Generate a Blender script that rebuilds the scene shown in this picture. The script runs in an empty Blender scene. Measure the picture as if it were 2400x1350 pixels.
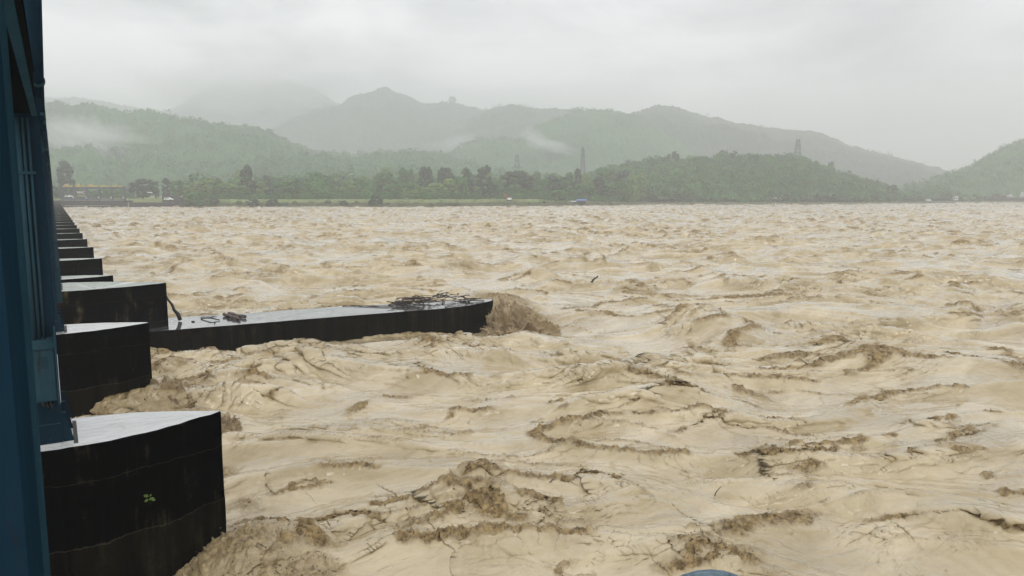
import bpy, math, random
import numpy as np
from mathutils import Vector, Matrix
R = math.radians
S = 4.5                      # metres per layout unit (height of the camera above the pier tops)
CZ = 7.74                    # camera height above the mean water level (z = 0)
YAW = R(31.365); PITCH = R(7.1008); FPX = 1750.0
C = bpy.context.scene.collection
sc = bpy.context.scene
rnd = random.Random(7)

# ------------------------------------------------------------------ camera
cam = bpy.data.objects.new('camera', bpy.data.cameras.new('camera')); C.objects.link(cam)
cam.location = (0, 0, CZ); cam.rotation_euler = (math.pi/2 - PITCH, 0, -YAW)
cam.data.sensor_width = 36; cam.data.lens = 36*FPX/2400
cam.data.clip_start = 0.05; cam.data.clip_end = 30000
sc.camera = cam
# ------------------------------------------------------------------ sky, sun, exposure
w = bpy.data.worlds.new('World'); sc.world = w; w.use_nodes = True
nt = w.node_tree; nt.nodes.clear()
def N(t, typ, **kw):
    n = t.nodes.new(typ)
    for k, v in kw.items():
        if k.startswith('in_'):
            key = k[3:]; key = int(key) if key.isdigit() else key.replace('_', ' ')
            n.inputs[key].default_value = v
        else: setattr(n, k, v)
    return n
wo = N(nt, 'ShaderNodeOutputWorld'); bg = N(nt, 'ShaderNodeBackground'); bg.inputs[1].default_value = 0.1
sky = N(nt, 'ShaderNodeTexSky', sky_type='NISHITA', sun_disc=False, sun_elevation=R(52), sun_rotation=R(200))
tc = N(nt, 'ShaderNodeTexCoord')
mp = N(nt, 'ShaderNodeMapping'); mp.inputs['Scale'].default_value = (1.0, 1.0, 3.2)
cn = N(nt, 'ShaderNodeTexNoise', in_Scale=3.2, in_Detail=9.0, in_Roughness=0.55, in_Distortion=0.35)
cn2 = N(nt, 'ShaderNodeTexNoise', in_Scale=1.1, in_Detail=3.0)
rp = N(nt, 'ShaderNodeValToRGB')
rp.color_ramp.elements[0].position = 0.36; rp.color_ramp.elements[0].color = (3.95, 4.05, 4.1, 1)
rp.color_ramp.elements[1].position = 0.62; rp.color_ramp.elements[1].color = (9.1, 8.95, 9.1, 1)
mixc = N(nt, 'ShaderNodeMixRGB', blend_type='MIX'); mixc.inputs[0].default_value = 0.93
sm = N(nt, 'ShaderNodeMixRGB', blend_type='MULTIPLY'); sm.inputs[0].default_value = 0.5
rp2 = N(nt, 'ShaderNodeValToRGB')
rp2.color_ramp.elements[0].position = 0.35; rp2.color_ramp.elements[0].color = (.73, .74, .77, 1)
rp2.color_ramp.elements[1].position = 0.65; rp2.color_ramp.elements[1].color = (1.05, 1.05, 1.05, 1)
L = nt.links.new
L(tc.outputs['Generated'], mp.inputs[0]); L(mp.outputs[0], cn.inputs['Vector']); L(mp.outputs[0], cn2.inputs['Vector'])
L(cn.outputs[0], rp.inputs[0]); L(cn2.outputs[0], rp2.inputs[0])
L(rp.outputs[0], sm.inputs[1]); L(rp2.outputs[0], sm.inputs[2])
L(sky.outputs[0], mixc.inputs[1]); L(sm.outputs[0], mixc.inputs[2]); L(mixc.outputs[0], bg.inputs[0]); L(bg.outputs[0], wo.inputs[0])
sun = bpy.data.objects.new('sun', bpy.data.lights.new('sun', 'SUN')); C.objects.link(sun)
sun.data.energy = 0.6; sun.data.angle = R(20); sun.data.color = (1.0, 0.97, 0.92)
sun.rotation_euler = (R(38), 0, R(-20))
sc.view_settings.view_transform = 'Standard'; sc.view_settings.look = 'None'
sc.view_settings.exposure = 0.70; sc.view_settings.gamma = 1.0
sc.cycles.volume_bounces = 12

# ------------------------------------------------------------------ helpers
cp, sp = math.cos(PITCH), math.sin(PITCH); cy, sy = math.cos(YAW), math.sin(YAW)
E1 = np.array([cy, -sy]); E2 = np.array([sy, cy])     # right of view, ahead of view (on the ground)
def at(px, py, d):
    """point seen at photo pixel px,py whose distance ahead of the viewer is d"""
    x = (px-1200)/FPX; y = (675-py)/FPX
    fw = cp + y*sp; up = -sp + y*cp; t = d/fw
    h = E1*(x*t) + E2*d
    return (float(h[0]), float(h[1]), CZ + up*t)
def gp(px, d):            # ground position at azimuth px, ahead distance d
    p = at(px, 457, d); return p[0], p[1]
def zat(py, d): return at(1200, py, d)[2]

def _h(ix, iy, seed):
    n = (ix*np.int64(374761393) + iy*np.int64(668265263) + np.int64(seed)*np.int64(974634777)) & 0xffffffff
    n = ((n ^ (n >> 13))*np.int64(1274126177)) & 0xffffffff
    return (n ^ (n >> 16)) & 0xffff
_GA = np.arange(65536)*(2*np.pi/65536); _GX = np.cos(_GA).astype(np.float32); _GY = np.sin(_GA).astype(np.float32)
def perlin(x, y, seed=0):
    ix = np.floor(x).astype(np.int64); iy = np.floor(y).astype(np.int64)
    fx = (x-ix).astype(np.float32); fy = (y-iy).astype(np.float32)
    u = fx*fx*fx*(fx*(fx*6-15)+10); v = fy*fy*fy*(fy*(fy*6-15)+10)
    def g(a, b):
        k = _h(ix+a, iy+b, seed); return _GX[k]*(fx-a) + _GY[k]*(fy-b)
    a = g(0, 0); b = g(1, 0); c = g(0, 1); d = g(1, 1)
    return 1.5*(a+(b-a)*u + ((c+(d-c)*u)-(a+(b-a)*u))*v)
def fbm(x, y, seed, o=3, gain=.5):
    r = 0; a = 1
    for i in range(o):
        r = r + a*perlin(x, y, seed+i*17); x = x*2.03+5.1; y = y*2.03+1.7; a *= gain
    return r
def sstep(a, b, x):
    t = np.clip((x-a)/(b-a), 0, 1); return t*t*(3-2*t)

def tag(o, label=None, cat=None, group=None, kind=None):
    if label: o['label'] = label
    if cat: o['category'] = cat
    if group: o['group'] = group
    if kind: o['kind'] = kind
    return o
def mesh(name, V, F, mats, mi=None, smooth=False, parent=None, loc=None):
    me = bpy.data.meshes.new(name)
    me.from_pydata([tuple(v) for v in V], [], [tuple(f) for f in F])
    if not isinstance(mats, (list, tuple)): mats = [mats]
    for m in mats: me.materials.append(m)
    if mi is not None: me.polygons.foreach_set('material_index', np.array(mi, dtype=np.int32))
    if smooth: me.polygons.foreach_set('use_smooth', np.ones(len(me.polygons), dtype=bool))
    me.update()
    o = bpy.data.objects.new(name, me); C.objects.link(o)
    if parent: o.parent = parent
    if loc: o.location = loc
    return o
def fastmesh(name, V, F, mat, smooth=True, attrs=None, parent=None):
    """V (n,3), F (m,k) numpy arrays"""
    me = bpy.data.meshes.new(name); V = np.ascontiguousarray(V, np.float32); F = np.ascontiguousarray(F, np.int32)
    m, k = F.shape
    me.vertices.add(len(V)); me.vertices.foreach_set('co', V.ravel())
    me.loops.add(m*k); me.loops.foreach_set('vertex_index', F.ravel())
    me.polygons.add(m); me.polygons.foreach_set('loop_start', np.arange(0, m*k, k, dtype=np.int32))
    if smooth: me.polygons.foreach_set('use_smooth', np.ones(m, dtype=bool))
    me.update(calc_edges=True)
    for nm, a in (attrs or {}).items():
        at_ = me.attributes.new(nm, 'FLOAT', 'POINT'); at_.data.foreach_set('value', np.ascontiguousarray(a, np.float32).ravel())
    me.materials.append(mat)
    o = bpy.data.objects.new(name, me); C.objects.link(o)
    if parent: o.parent = parent
    return o
def empty(name, loc=(0, 0, 0), rz=0):
    o = bpy.data.objects.new(name, None); C.objects.link(o); o.location = loc; o.rotation_euler = (0, 0, rz); o.empty_display_size = .3
    return o
def copy_tree(o, parent=None):
    c = o.copy(); C.objects.link(c)
    if parent: c.parent = parent
    for ch in [x for x in o.children]: copy_tree(ch, c)
    return c
class MB:
    """collects boxes, prisms and tubes into one mesh"""
    def __init__(s): s.V = []; s.F = []
    def box(s, x0, x1, y0, y1, z0, z1):
        b = len(s.V)
        s.V += [(x0,y0,z0),(x1,y0,z0),(x1,y1,z0),(x0,y1,z0),(x0,y0,z1),(x1,y0,z1),(x1,y1,z1),(x0,y1,z1)]
        s.F += [tuple(b+i for i in f) for f in ((0,3,2,1),(4,5,6,7),(0,1,5,4),(1,2,6,5),(2,3,7,6),(3,0,4,7))]
        return s
    def hexa(s, pts):
        b = len(s.V); s.V += [tuple(p) for p in pts]
        s.F += [tuple(b+i for i in f) for f in ((0,3,2,1),(4,5,6,7),(0,1,5,4),(1,2,6,5),(2,3,7,6),(3,0,4,7))]
        return s
    def tube(s, pts, rad, n=10, cap=True):
        pts = [Vector(p) for p in pts]; rad = rad if isinstance(rad, (list, tuple)) else [rad]*len(pts)
        rings = []; up = None
        for i, p in enumerate(pts):
            t = (pts[min(i+1, len(pts)-1)] - pts[max(i-1, 0)]).normalized()
            if up is None:
                up = Vector((0,0,1)) if abs(t.z) < .9 else Vector((1,0,0))
            a = t.cross(up).normalized(); up2 = a.cross(t).normalized(); up = up2
            b = len(s.V)
            for k in range(n):
                th = 2*math.pi*k/n
                s.V.append(tuple(p + (a*math.cos(th)+up2*math.sin(th))*rad[i]))
            rings.append(b)
        for i in range(len(rings)-1):
            for k in range(n):
                s.F.append((rings[i]+k, rings[i]+(k+1)%n, rings[i+1]+(k+1)%n, rings[i+1]+k))
        if cap:
            s.F.append(tuple(rings[0]+k for k in range(n))[::-1]); s.F.append(tuple(rings[-1]+k for k in range(n)))
        return s
    def bar(s, p, q, wd=.05): return s.tube([p, q], wd, 4)
    def build(s, name, mat, parent=None, smooth=False):
        return mesh(name, s.V, s.F, mat, smooth=smooth, parent=parent)

ORD = ['first', 'second', 'third', 'fourth', 'fifth', 'sixth', 'seventh', 'eighth', 'ninth', 'tenth', 'eleventh', 'twelfth', 'thirteenth', 'fourteenth', 'fifteenth', 'sixteenth', 'seventeenth', 'eighteenth', 'nineteenth', 'twentieth']
def nth(i):
    if i < 20: return ORD[i]
    n = i+1; return '%d%s' % (n, {1: 'st', 2: 'nd', 3: 'rd'}.get(n % 10 if n % 100 not in (11, 12, 13) else 0, 'th'))

# ------------------------------------------------------------------ materials
def newmat(name):
    m = bpy.data.materials.new(name); m.use_nodes = True
    t = m.node_tree; b = t.nodes['Principled BSDF']
    return m, t, b
def ramp(t, src, stops):
    r = N(t, 'ShaderNodeValToRGB'); e = r.color_ramp.elements
    while len(e) < len(stops): e.new(.5)
    for i, (p, c) in enumerate(stops):
        e[i].position = p; e[i].color = (*c, 1) if len(c) == 3 else c
    t.links.new(src, r.inputs[0]); return r.outputs[0]
def coord(t, kind='Object', scale=(1,1,1)):
    c = N(t, 'ShaderNodeTexCoord'); m = N(t, 'ShaderNodeMapping'); m.inputs['Scale'].default_value = scale
    t.links.new(c.outputs[kind], m.inputs[0]); return m.outputs[0]
def noise(t, vec, scale, detail=4, rough=.55, dist=0):
    n = N(t, 'ShaderNodeTexNoise', in_Scale=scale, in_Detail=detail, in_Roughness=rough, in_Distortion=dist)
    t.links.new(vec, n.inputs['Vector']); return n.outputs[0]
def bump(t, b, h, strength, dist=.02, prev=None):
    n = N(t, 'ShaderNodeBump', in_Strength=strength, in_Distance=dist)
    t.links.new(h, n.inputs['Height'])
    if prev is not None: t.links.new(prev, n.inputs['Normal'])
    t.links.new(n.outputs[0], b.inputs['Normal']); return n.outputs[0]
def mix(t, f, a, b_, mode='MIX'):
    n = N(t, 'ShaderNodeMixRGB', blend_type=mode)
    for i, s in ((0, f), (1, a), (2, b_)):
        if hasattr(s, 'links') or hasattr(s, 'is_linked'): t.links.new(s, n.inputs[i])
        else: n.inputs[i].default_value = s if not isinstance(s, tuple) else (*s, 1)[:4]
    return n.outputs[0]
def simple(name, col, rough=.6, metal=0, var=.25, sc_=3, bmp=.0, spec=.5):
    m, t, b = newmat(name); v = coord(t)
    n = noise(t, v, sc_, 6)
    lo = tuple(c*(1-var) for c in col); hi = tuple(min(1, c*(1+var)) for c in col)
    t.links.new(ramp(t, n, [(.3, lo), (.7, hi)]), b.inputs['Base Color'])
    b.inputs['Roughness'].default_value = rough; b.inputs['Metallic'].default_value = metal
    b.inputs['Specular IOR Level'].default_value = spec
    if bmp: bump(t, b, noise(t, v, sc_*8, 4), bmp)
    return m
# muddy water
def water_mat():
    m, t, b = newmat('muddy_water')
    v = coord(t)
    at_ = N(t, 'ShaderNodeAttribute', attribute_name='churn_shade')
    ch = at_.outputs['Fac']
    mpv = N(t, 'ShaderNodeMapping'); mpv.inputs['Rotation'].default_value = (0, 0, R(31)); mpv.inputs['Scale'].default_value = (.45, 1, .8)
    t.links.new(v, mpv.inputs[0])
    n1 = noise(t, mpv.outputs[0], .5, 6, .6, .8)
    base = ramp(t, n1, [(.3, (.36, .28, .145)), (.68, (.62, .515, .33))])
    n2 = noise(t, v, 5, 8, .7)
    brown = ramp(t, n2, [(.35, (.085, .052, .016)), (.65, (.42, .30, .135))])  # froth brown; its dark tones also paint the shade of crests and creases
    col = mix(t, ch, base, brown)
    t.links.new(col, b.inputs['Base Color'])
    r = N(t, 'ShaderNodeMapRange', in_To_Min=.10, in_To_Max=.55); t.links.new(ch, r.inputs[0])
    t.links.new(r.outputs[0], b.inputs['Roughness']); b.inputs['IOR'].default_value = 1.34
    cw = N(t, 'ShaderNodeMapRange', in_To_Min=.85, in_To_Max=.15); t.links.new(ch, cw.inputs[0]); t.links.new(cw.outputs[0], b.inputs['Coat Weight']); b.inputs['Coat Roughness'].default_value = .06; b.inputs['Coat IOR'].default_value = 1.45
    # fine ripple: stretched creases and grain
    mp2 = N(t, 'ShaderNodeMapping'); mp2.inputs['Rotation'].default_value = (0, 0, R(40)); mp2.inputs['Scale'].default_value = (.4, 1, .8)
    t.links.new(v, mp2.inputs[0])
    nA = N(t, 'ShaderNodeTexNoise', in_Scale=1.1, in_Detail=7.0, in_Roughness=.62, in_Distortion=1.6)
    nA.noise_type = 'RIDGED_MULTIFRACTAL'; t.links.new(mp2.outputs[0], nA.inputs['Vector'])
    p1 = bump(t, b, nA.outputs[0], .8, .14)
    nB = noise(t, v, 9, 5, .65, .5)
    bump(t, b, nB, .7, .04, p1)
    return m
M = {}
M['water'] = water_mat()
m, t, b = newmat('spray_mud'); v = coord(t)
isl = N(t, 'ShaderNodeNewGeometry').outputs['Random Per Island']
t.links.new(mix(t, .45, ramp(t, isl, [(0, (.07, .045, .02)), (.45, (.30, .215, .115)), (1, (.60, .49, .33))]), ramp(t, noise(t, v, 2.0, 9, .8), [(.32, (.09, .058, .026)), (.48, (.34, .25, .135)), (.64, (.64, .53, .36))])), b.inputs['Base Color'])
b.inputs['Roughness'].default_value = .22; b.inputs['IOR'].default_value = 1.34; bump(t, b, noise(t, v, 7, 6, .7), 1, .08); M['spray'] = m
# wet algae-black concrete, paler on the horizontal tops
def pier_side():
    m, t, b = newmat('wet_black_concrete')
    v = coord(t); vs = coord(t, scale=(1.6, 1.6, .16))
    st = noise(t, vs, 1.5, 8, .65)
    pt = noise(t, v, .62, 7, .66, .6)
    f = N(t, 'ShaderNodeMath', operation='MULTIPLY'); t.links.new(st, f.inputs[0]); t.links.new(pt, f.inputs[1])
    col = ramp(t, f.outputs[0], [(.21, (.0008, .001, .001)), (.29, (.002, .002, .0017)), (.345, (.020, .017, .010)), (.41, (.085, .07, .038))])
    sx_ = N(t, 'ShaderNodeSeparateXYZ'); t.links.new(v, sx_.inputs[0])
    nz = noise(t, v, 1.1, 6, .7)
    zz = N(t, 'ShaderNodeMath', operation='MULTIPLY_ADD', in_1=.35); t.links.new(nz, zz.inputs[0]); t.links.new(sx_.outputs[2], zz.inputs[2])
    band = N(t, 'ShaderNodeMath', operation='COMPARE', in_1=1.50, in_2=.014); t.links.new(zz.outputs[0], band.inputs[0])
    band2 = N(t, 'ShaderNodeMath', operation='COMPARE', in_1=2.72, in_2=.008); t.links.new(zz.outputs[0], band2.inputs[0])
    lt = N(t, 'ShaderNodeMath', operation='LESS_THAN', in_1=1.50); t.links.new(zz.outputs[0], lt.inputs[0])
    lf_ = N(t, 'ShaderNodeMath', operation='MULTIPLY', in_1=.75); t.links.new(lt.outputs[0], lf_.inputs[0])
    low = ramp(t, st, [(.35, (.0025, .0025, .002)), (.7, (.016, .014, .008))])
    col = mix(t, lf_.outputs[0], col, low)
    bs = N(t, 'ShaderNodeMath', operation='MULTIPLY'); t.links.new(band.outputs[0], bs.inputs[0]); t.links.new(noise(t, v, 2.2, 5, .7), bs.inputs[1])
    bsm = N(t, 'ShaderNodeMath', operation='MULTIPLY', in_1=.45); t.links.new(bs.outputs[0], bsm.inputs[0])
    col = mix(t, bsm.outputs[0], col, (.10, .085, .055))
    bs2 = N(t, 'ShaderNodeMath', operation='MULTIPLY', in_1=.3); t.links.new(band2.outputs[0], bs2.inputs[0])
    col = mix(t, bs2.outputs[0], col, (.05, .045, .03))
    t.links.new(col, b.inputs['Base Color'])
    t.links.new(ramp(t, st, [(.35, (.55,)*3), (.65, (.8,)*3)]), b.inputs['Roughness'])
    b.inputs['Specular IOR Level'].default_value = 0
    bump(t, b, noise(t, v, 3, 10, .7), .5, .05)
    return m
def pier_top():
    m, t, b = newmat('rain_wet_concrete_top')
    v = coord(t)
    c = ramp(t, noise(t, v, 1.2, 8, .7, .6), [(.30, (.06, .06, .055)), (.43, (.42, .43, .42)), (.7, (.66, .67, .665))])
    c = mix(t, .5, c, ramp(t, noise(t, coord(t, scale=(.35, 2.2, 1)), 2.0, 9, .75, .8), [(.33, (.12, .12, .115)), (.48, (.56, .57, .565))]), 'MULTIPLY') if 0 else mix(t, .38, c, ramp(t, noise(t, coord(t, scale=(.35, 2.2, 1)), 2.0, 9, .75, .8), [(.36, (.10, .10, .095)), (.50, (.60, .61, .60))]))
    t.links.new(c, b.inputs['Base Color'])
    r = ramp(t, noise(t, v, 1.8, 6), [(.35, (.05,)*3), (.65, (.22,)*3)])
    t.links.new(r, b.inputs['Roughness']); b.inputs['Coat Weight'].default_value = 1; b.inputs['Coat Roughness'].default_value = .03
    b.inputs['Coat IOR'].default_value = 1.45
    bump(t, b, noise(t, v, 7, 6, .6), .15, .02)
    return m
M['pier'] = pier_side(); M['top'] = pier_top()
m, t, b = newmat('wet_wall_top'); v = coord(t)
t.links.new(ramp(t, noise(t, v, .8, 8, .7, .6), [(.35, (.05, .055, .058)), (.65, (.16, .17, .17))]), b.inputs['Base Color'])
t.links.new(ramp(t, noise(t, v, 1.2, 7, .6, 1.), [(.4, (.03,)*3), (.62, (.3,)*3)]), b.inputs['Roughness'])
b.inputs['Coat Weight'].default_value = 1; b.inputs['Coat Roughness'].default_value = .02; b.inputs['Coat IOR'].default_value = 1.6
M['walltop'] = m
def steel(name, col, rough=.45):
    m, t, b = newmat(name); v = coord(t); vs = coord(t, scale=(2, 2, .25))
    st = noise(t, vs, 2, 7, .6)
    c = mix(t, .6, ramp(t, st, [(.3, tuple(c*.72 for c in col)), (.7, tuple(c*1.25 for c in col))]),
            ramp(t, noise(t, v, 1.3, 8, .7), [(.35, tuple(c*.75 for c in col)), (.70, tuple(c*1.15 for c in col)), (.80, tuple(c*1.9+.01 for c in col))]))  # brightest tone paints broad dull highlights into the colour
    c = mix(t, ramp(t, noise(t, vs, 3.3, 9, .75), [(.60, (0,)*3), (.72, (.8,)*3)]), c, (.028, .016, .010))
    c = mix(t, ramp(t, noise(t, v, 9, 6, .8), [(.68, (0,)*3), (.74, (.6,)*3)]), c, (.10, .13, .14))
    t.links.new(c, b.inputs['Base Color']); b.inputs['Roughness'].default_value = rough
    b.inputs['Specular IOR Level'].default_value = 0
    bump(t, b, noise(t, v, 14, 5), .12, .01)
    return m
M['blue'] = steel('blue_painted_steel', (.008, .023, .036))
M['bluelt'] = steel('light_blue_and_edge_highlight', (.022, .054, .07), .4)  # lighter blue of the cabinet; on flange edges it paints the edge highlight
M['dark'] = simple('dark_underside_steel', (.004, .005, .005), .8, spec=0)
M['white'] = simple('white_paint', (.8, .82, .8), .4, var=.08)
M['railpaint'] = simple('worn_rail_paint', (.085, .135, .165), .32, var=.4, sc_=30, bmp=.1)
M['glass'] = simple('dark_glass', (.02, .025, .03), .1)
M['tyre'] = simple('black_rubber', (.02, .02, .02), .8)
M['yellow'] = simple('yellow_machinery_paint', (.50, .37, .10), .5)
M['grey'] = simple('grey_steel', (.075, .10, .12), .5)
M['fwall'] = simple('dark_far_concrete', (.045, .04, .045), .85, var=.45, sc_=.35)
M['ledge'] = simple('pale_concrete_ledge', (.30, .29, .27), .8)
M['wood'] = simple('wet_driftwood', (.026, .018, .014), .55, var=.6, sc_=9, bmp=.4)
M['woodp'] = simple('pale_driftwood', (.10, .072, .062), .55, var=.5, sc_=7, bmp=.4)
M['woodb'] = simple('black_wet_wood', (.012, .010, .009), .5, var=.5, sc_=7, bmp=.4)
M['sprig'] = simple('fresh_leaf', (.085, .14, .018), .6, var=.6, sc_=30)
M['bark'] = simple('bark', (.10, .085, .065), .9, var=.4, sc_=2)
M['orange'] = simple('orange_arm_paint', (.45, .16, .05), .5)
M['bluetarp'] = simple('blue_tarpaulin', (.12, .22, .55), .6)
M['straw'] = simple('dry_grass', (.30, .27, .13), .9, sc_=1)
M['tin'] = simple('tin_roof', (.55, .57, .58), .5)
M['redroof'] = simple('red_roof', (.45, .16, .12), .6)
M['cream'] = simple('cream_wall', (.62, .58, .42), .7)
def leafm(name, a, b2, sc_=.25, tinted=False):
    m, t, b = newmat(name); v = coord(t, 'Object')
    g = N(t, 'ShaderNodeNewGeometry')
    r = g.outputs['Random Per Island']
    ta = N(t, 'ShaderNodeAttribute', attribute_name='tint')
    c = mix(t, .5, ramp(t, r, [(.0, a), (1., b2)]), ramp(t, noise(t, v, sc_, 4), [(.35, a), (.65, b2)]))
    if tinted: c = mix(t, .7, c, ramp(t, ta.outputs['Fac'], [(0, tuple(k*.6 for k in a)), (.55, tuple((k+l)/2 for k, l in zip(a, b2))), (1, tuple(k*1.35 for k in b2))]))
    t.links.new(c, b.inputs['Base Color']); b.inputs['Roughness'].default_value = .6
    b.inputs['Specular IOR Level'].default_value = .25
    return m
M['leaf0'] = leafm('foliage_dark', (.010, .032, .014), (.036, .075, .028))
M['leaf1'] = leafm('foliage_mid', (.020, .085, .014), (.085, .22, .040))
M['leaf2'] = leafm('foliage_light', (.08, .16, .024), (.19, .29, .055))
M['wood_mix'] = leafm('woodland_leaves', (.006, .055, .016), (.080, .235, .040), .02, True)
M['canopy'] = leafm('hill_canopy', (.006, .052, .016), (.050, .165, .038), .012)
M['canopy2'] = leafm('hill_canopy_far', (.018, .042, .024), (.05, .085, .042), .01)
m, t, b = newmat('grassland'); v = coord(t)
t.links.new(mix(t, .45, ramp(t, noise(t, v, .035, 8, .7), [(.35, (.11, .17, .045)), (.65, (.27, .34, .10))]),
            ramp(t, noise(t, v, .6, 6, .7), [(.35, (.10, .13, .045)), (.7, (.30, .30, .13))])), b.inputs['Base Color'])
sx_ = N(t, 'ShaderNodeSeparateXYZ'); t.links.new(v, sx_.inputs[0]); gcol = b.inputs['Base Color'].links[0].from_socket
zz = N(t, 'ShaderNodeMath', operation='MULTIPLY_ADD', in_1=1.6); t.links.new(noise(t, v, .25, 5, .7), zz.inputs[0]); t.links.new(sx_.outputs[2], zz.inputs[2])
lt = N(t, 'ShaderNodeMapRange', in_From_Min=3.5, in_From_Max=4.2, in_To_Min=1, in_To_Max=0); t.links.new(zz.outputs[0], lt.inputs[0])
t.links.new(mix(t, lt.outputs[0], gcol, ramp(t, noise(t, v, .4, 7, .7), [(.35, (.045, .05, .02)), (.65, (.13, .13, .06))])), b.inputs['Base Color'])
b.inputs['Roughness'].default_value = .9; bump(t, b, noise(t, v, 1.2, 6), 1, .5); M['ground'] = m

# ------------------------------------------------------------------ river
TIPS = [(2.5, 15.9, .55), (2.4, 28.9, .35), (4.7, 42.0, .2), (2.62, 47.6, .5)]
CRESTS = [
 (.50, .45, [(940,1262),(1000,1245),(1060,1232),(1090,1212),(1130,1222),(1180,1248),(1240,1262),(1310,1268)]),
 (.22, .22, [(1330,1150),(1360,1140),(1410,1142),(1480,1150)]),
 (.36, .34, [(1590,1290),(1650,1275),(1700,1268),(1740,1250),(1800,1235),(1850,1225),(1905,1205)]),
 (.32, .38, [(1730,1088),(1780,1080),(1850,1094),(1920,1085),(2010,1072)]),
 (.26, .30, [(2060,1102),(2130,1095),(2190,1080),(2230,1055),(2290,1030),(2330,1015)]),
 (.22, .26, [(2090,1012),(2140,1005),(2200,1020),(2270,1025)]),
 (.34, .16, [(1440,985),(1500,958),(1560,950),(1620,945),(1690,950)]),
 (.22, .26, [(1590,1030),(1640,1015),(1670,995),(1740,1000)]), (.20, .14, [(1675,1002),(1730,1018),(1800,1022),(1860,1035),(1910,1030)]),
 (.20, .22, [(1650,860),(1690,895),(1730,920),(1790,935)]), (.16, .20, [(820,970),(860,950),(900,940),(960,935)]), (.18, .24, [(960,905),(985,880),(975,850)]),
 (.45, .30, [(1650,767),(1690,760),(1725,778)]), (.20, .25, [(1760,785),(1810,795),(1890,800)]),
 (.20, .24, [(600,1170),(650,1172),(700,1155),(780,1140)]), (.26, .28, [(730,1265),(790,1245),(860,1250),(900,1262)]),
 (.20, .26, [(560,1245),(620,1262),(680,1290),(760,1320)]), (.28, .32, [(1560,1350),(1620,1338),(1680,1318),(1720,1320)]),
 (.18, .20, [(2010,1235),(2080,1225),(2150,1232),(2240,1240),(2330,1262),(2400,1270)]), (.22, .35, [(2140,850),(2200,845),(2260,855),(2400,870)]),
 (.30, .45, [(980,842),(1040,820),(1110,826),(1180,815)]), (.18, .40, [(600,885),(650,870),(720,865),(800,855)]),
 (.9, .3, [(1430,604),(1500,592),(1565,600)]), (.45, .6, [(430,622),(490,606),(540,620),(600,627)]), (.35, .4, [(1200,665),(1260,655),(1310,650),(1400,662)]),
 (.4, .25, [(1085,1140),(1130,1128),(1165,1138)]), (.35, .3, [(640,945),(660,935)]), (.3, .3, [(1450,690),(1530,700),(1600,708)]), (.4, .3, [(2020,870),(2060,862),(2110,858)])]
def crest_field(X, Y, jit):
    h = np.zeros_like(X); c = np.zeros_like(X)
    for hh, wd, pts in CRESTS:
        wd = wd*.50
        P = []
        for (px, py) in pts:
            d = CZ/math.tan(PITCH + math.atan((py-675)/FPX)); P.append(gp(px, d)) if False else P.append(at(px, py, d)[:2])
        P = np.array(P); m_ = (X > P[:, 0].min()-4) & (X < P[:, 0].max()+4) & (Y > P[:, 1].min()-4) & (Y < P[:, 1].max()+4)
        x, y = X[m_], Y[m_]; best = np.full(x.shape, 99.); tt = np.zeros(x.shape); n = len(P)-1
        for i in range(n):
            a = P[i]; b = P[i+1]-a; t = (((x-a[0])*b[0]+(y-a[1])*b[1])/(b@b)).clip(0, 1); dd = np.hypot(x-a[0]-t*b[0], y-a[1]-t*b[1])
            q = dd < best; best = np.where(q, dd, best); tt = np.where(q, (i+t)/n, tt)
        end = np.sin(np.pi*(.12+.76*tt)); best = best + jit[m_]*wd*1.9
        h[m_] = np.maximum(h[m_], hh*end*np.exp(-(np.abs(best)/(wd*3.6+.30))**1.25)); c[m_] = np.maximum(c[m_], end*np.exp(-(best/wd)**2)*1.5)
    return h, c.clip(0, 1)
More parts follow.
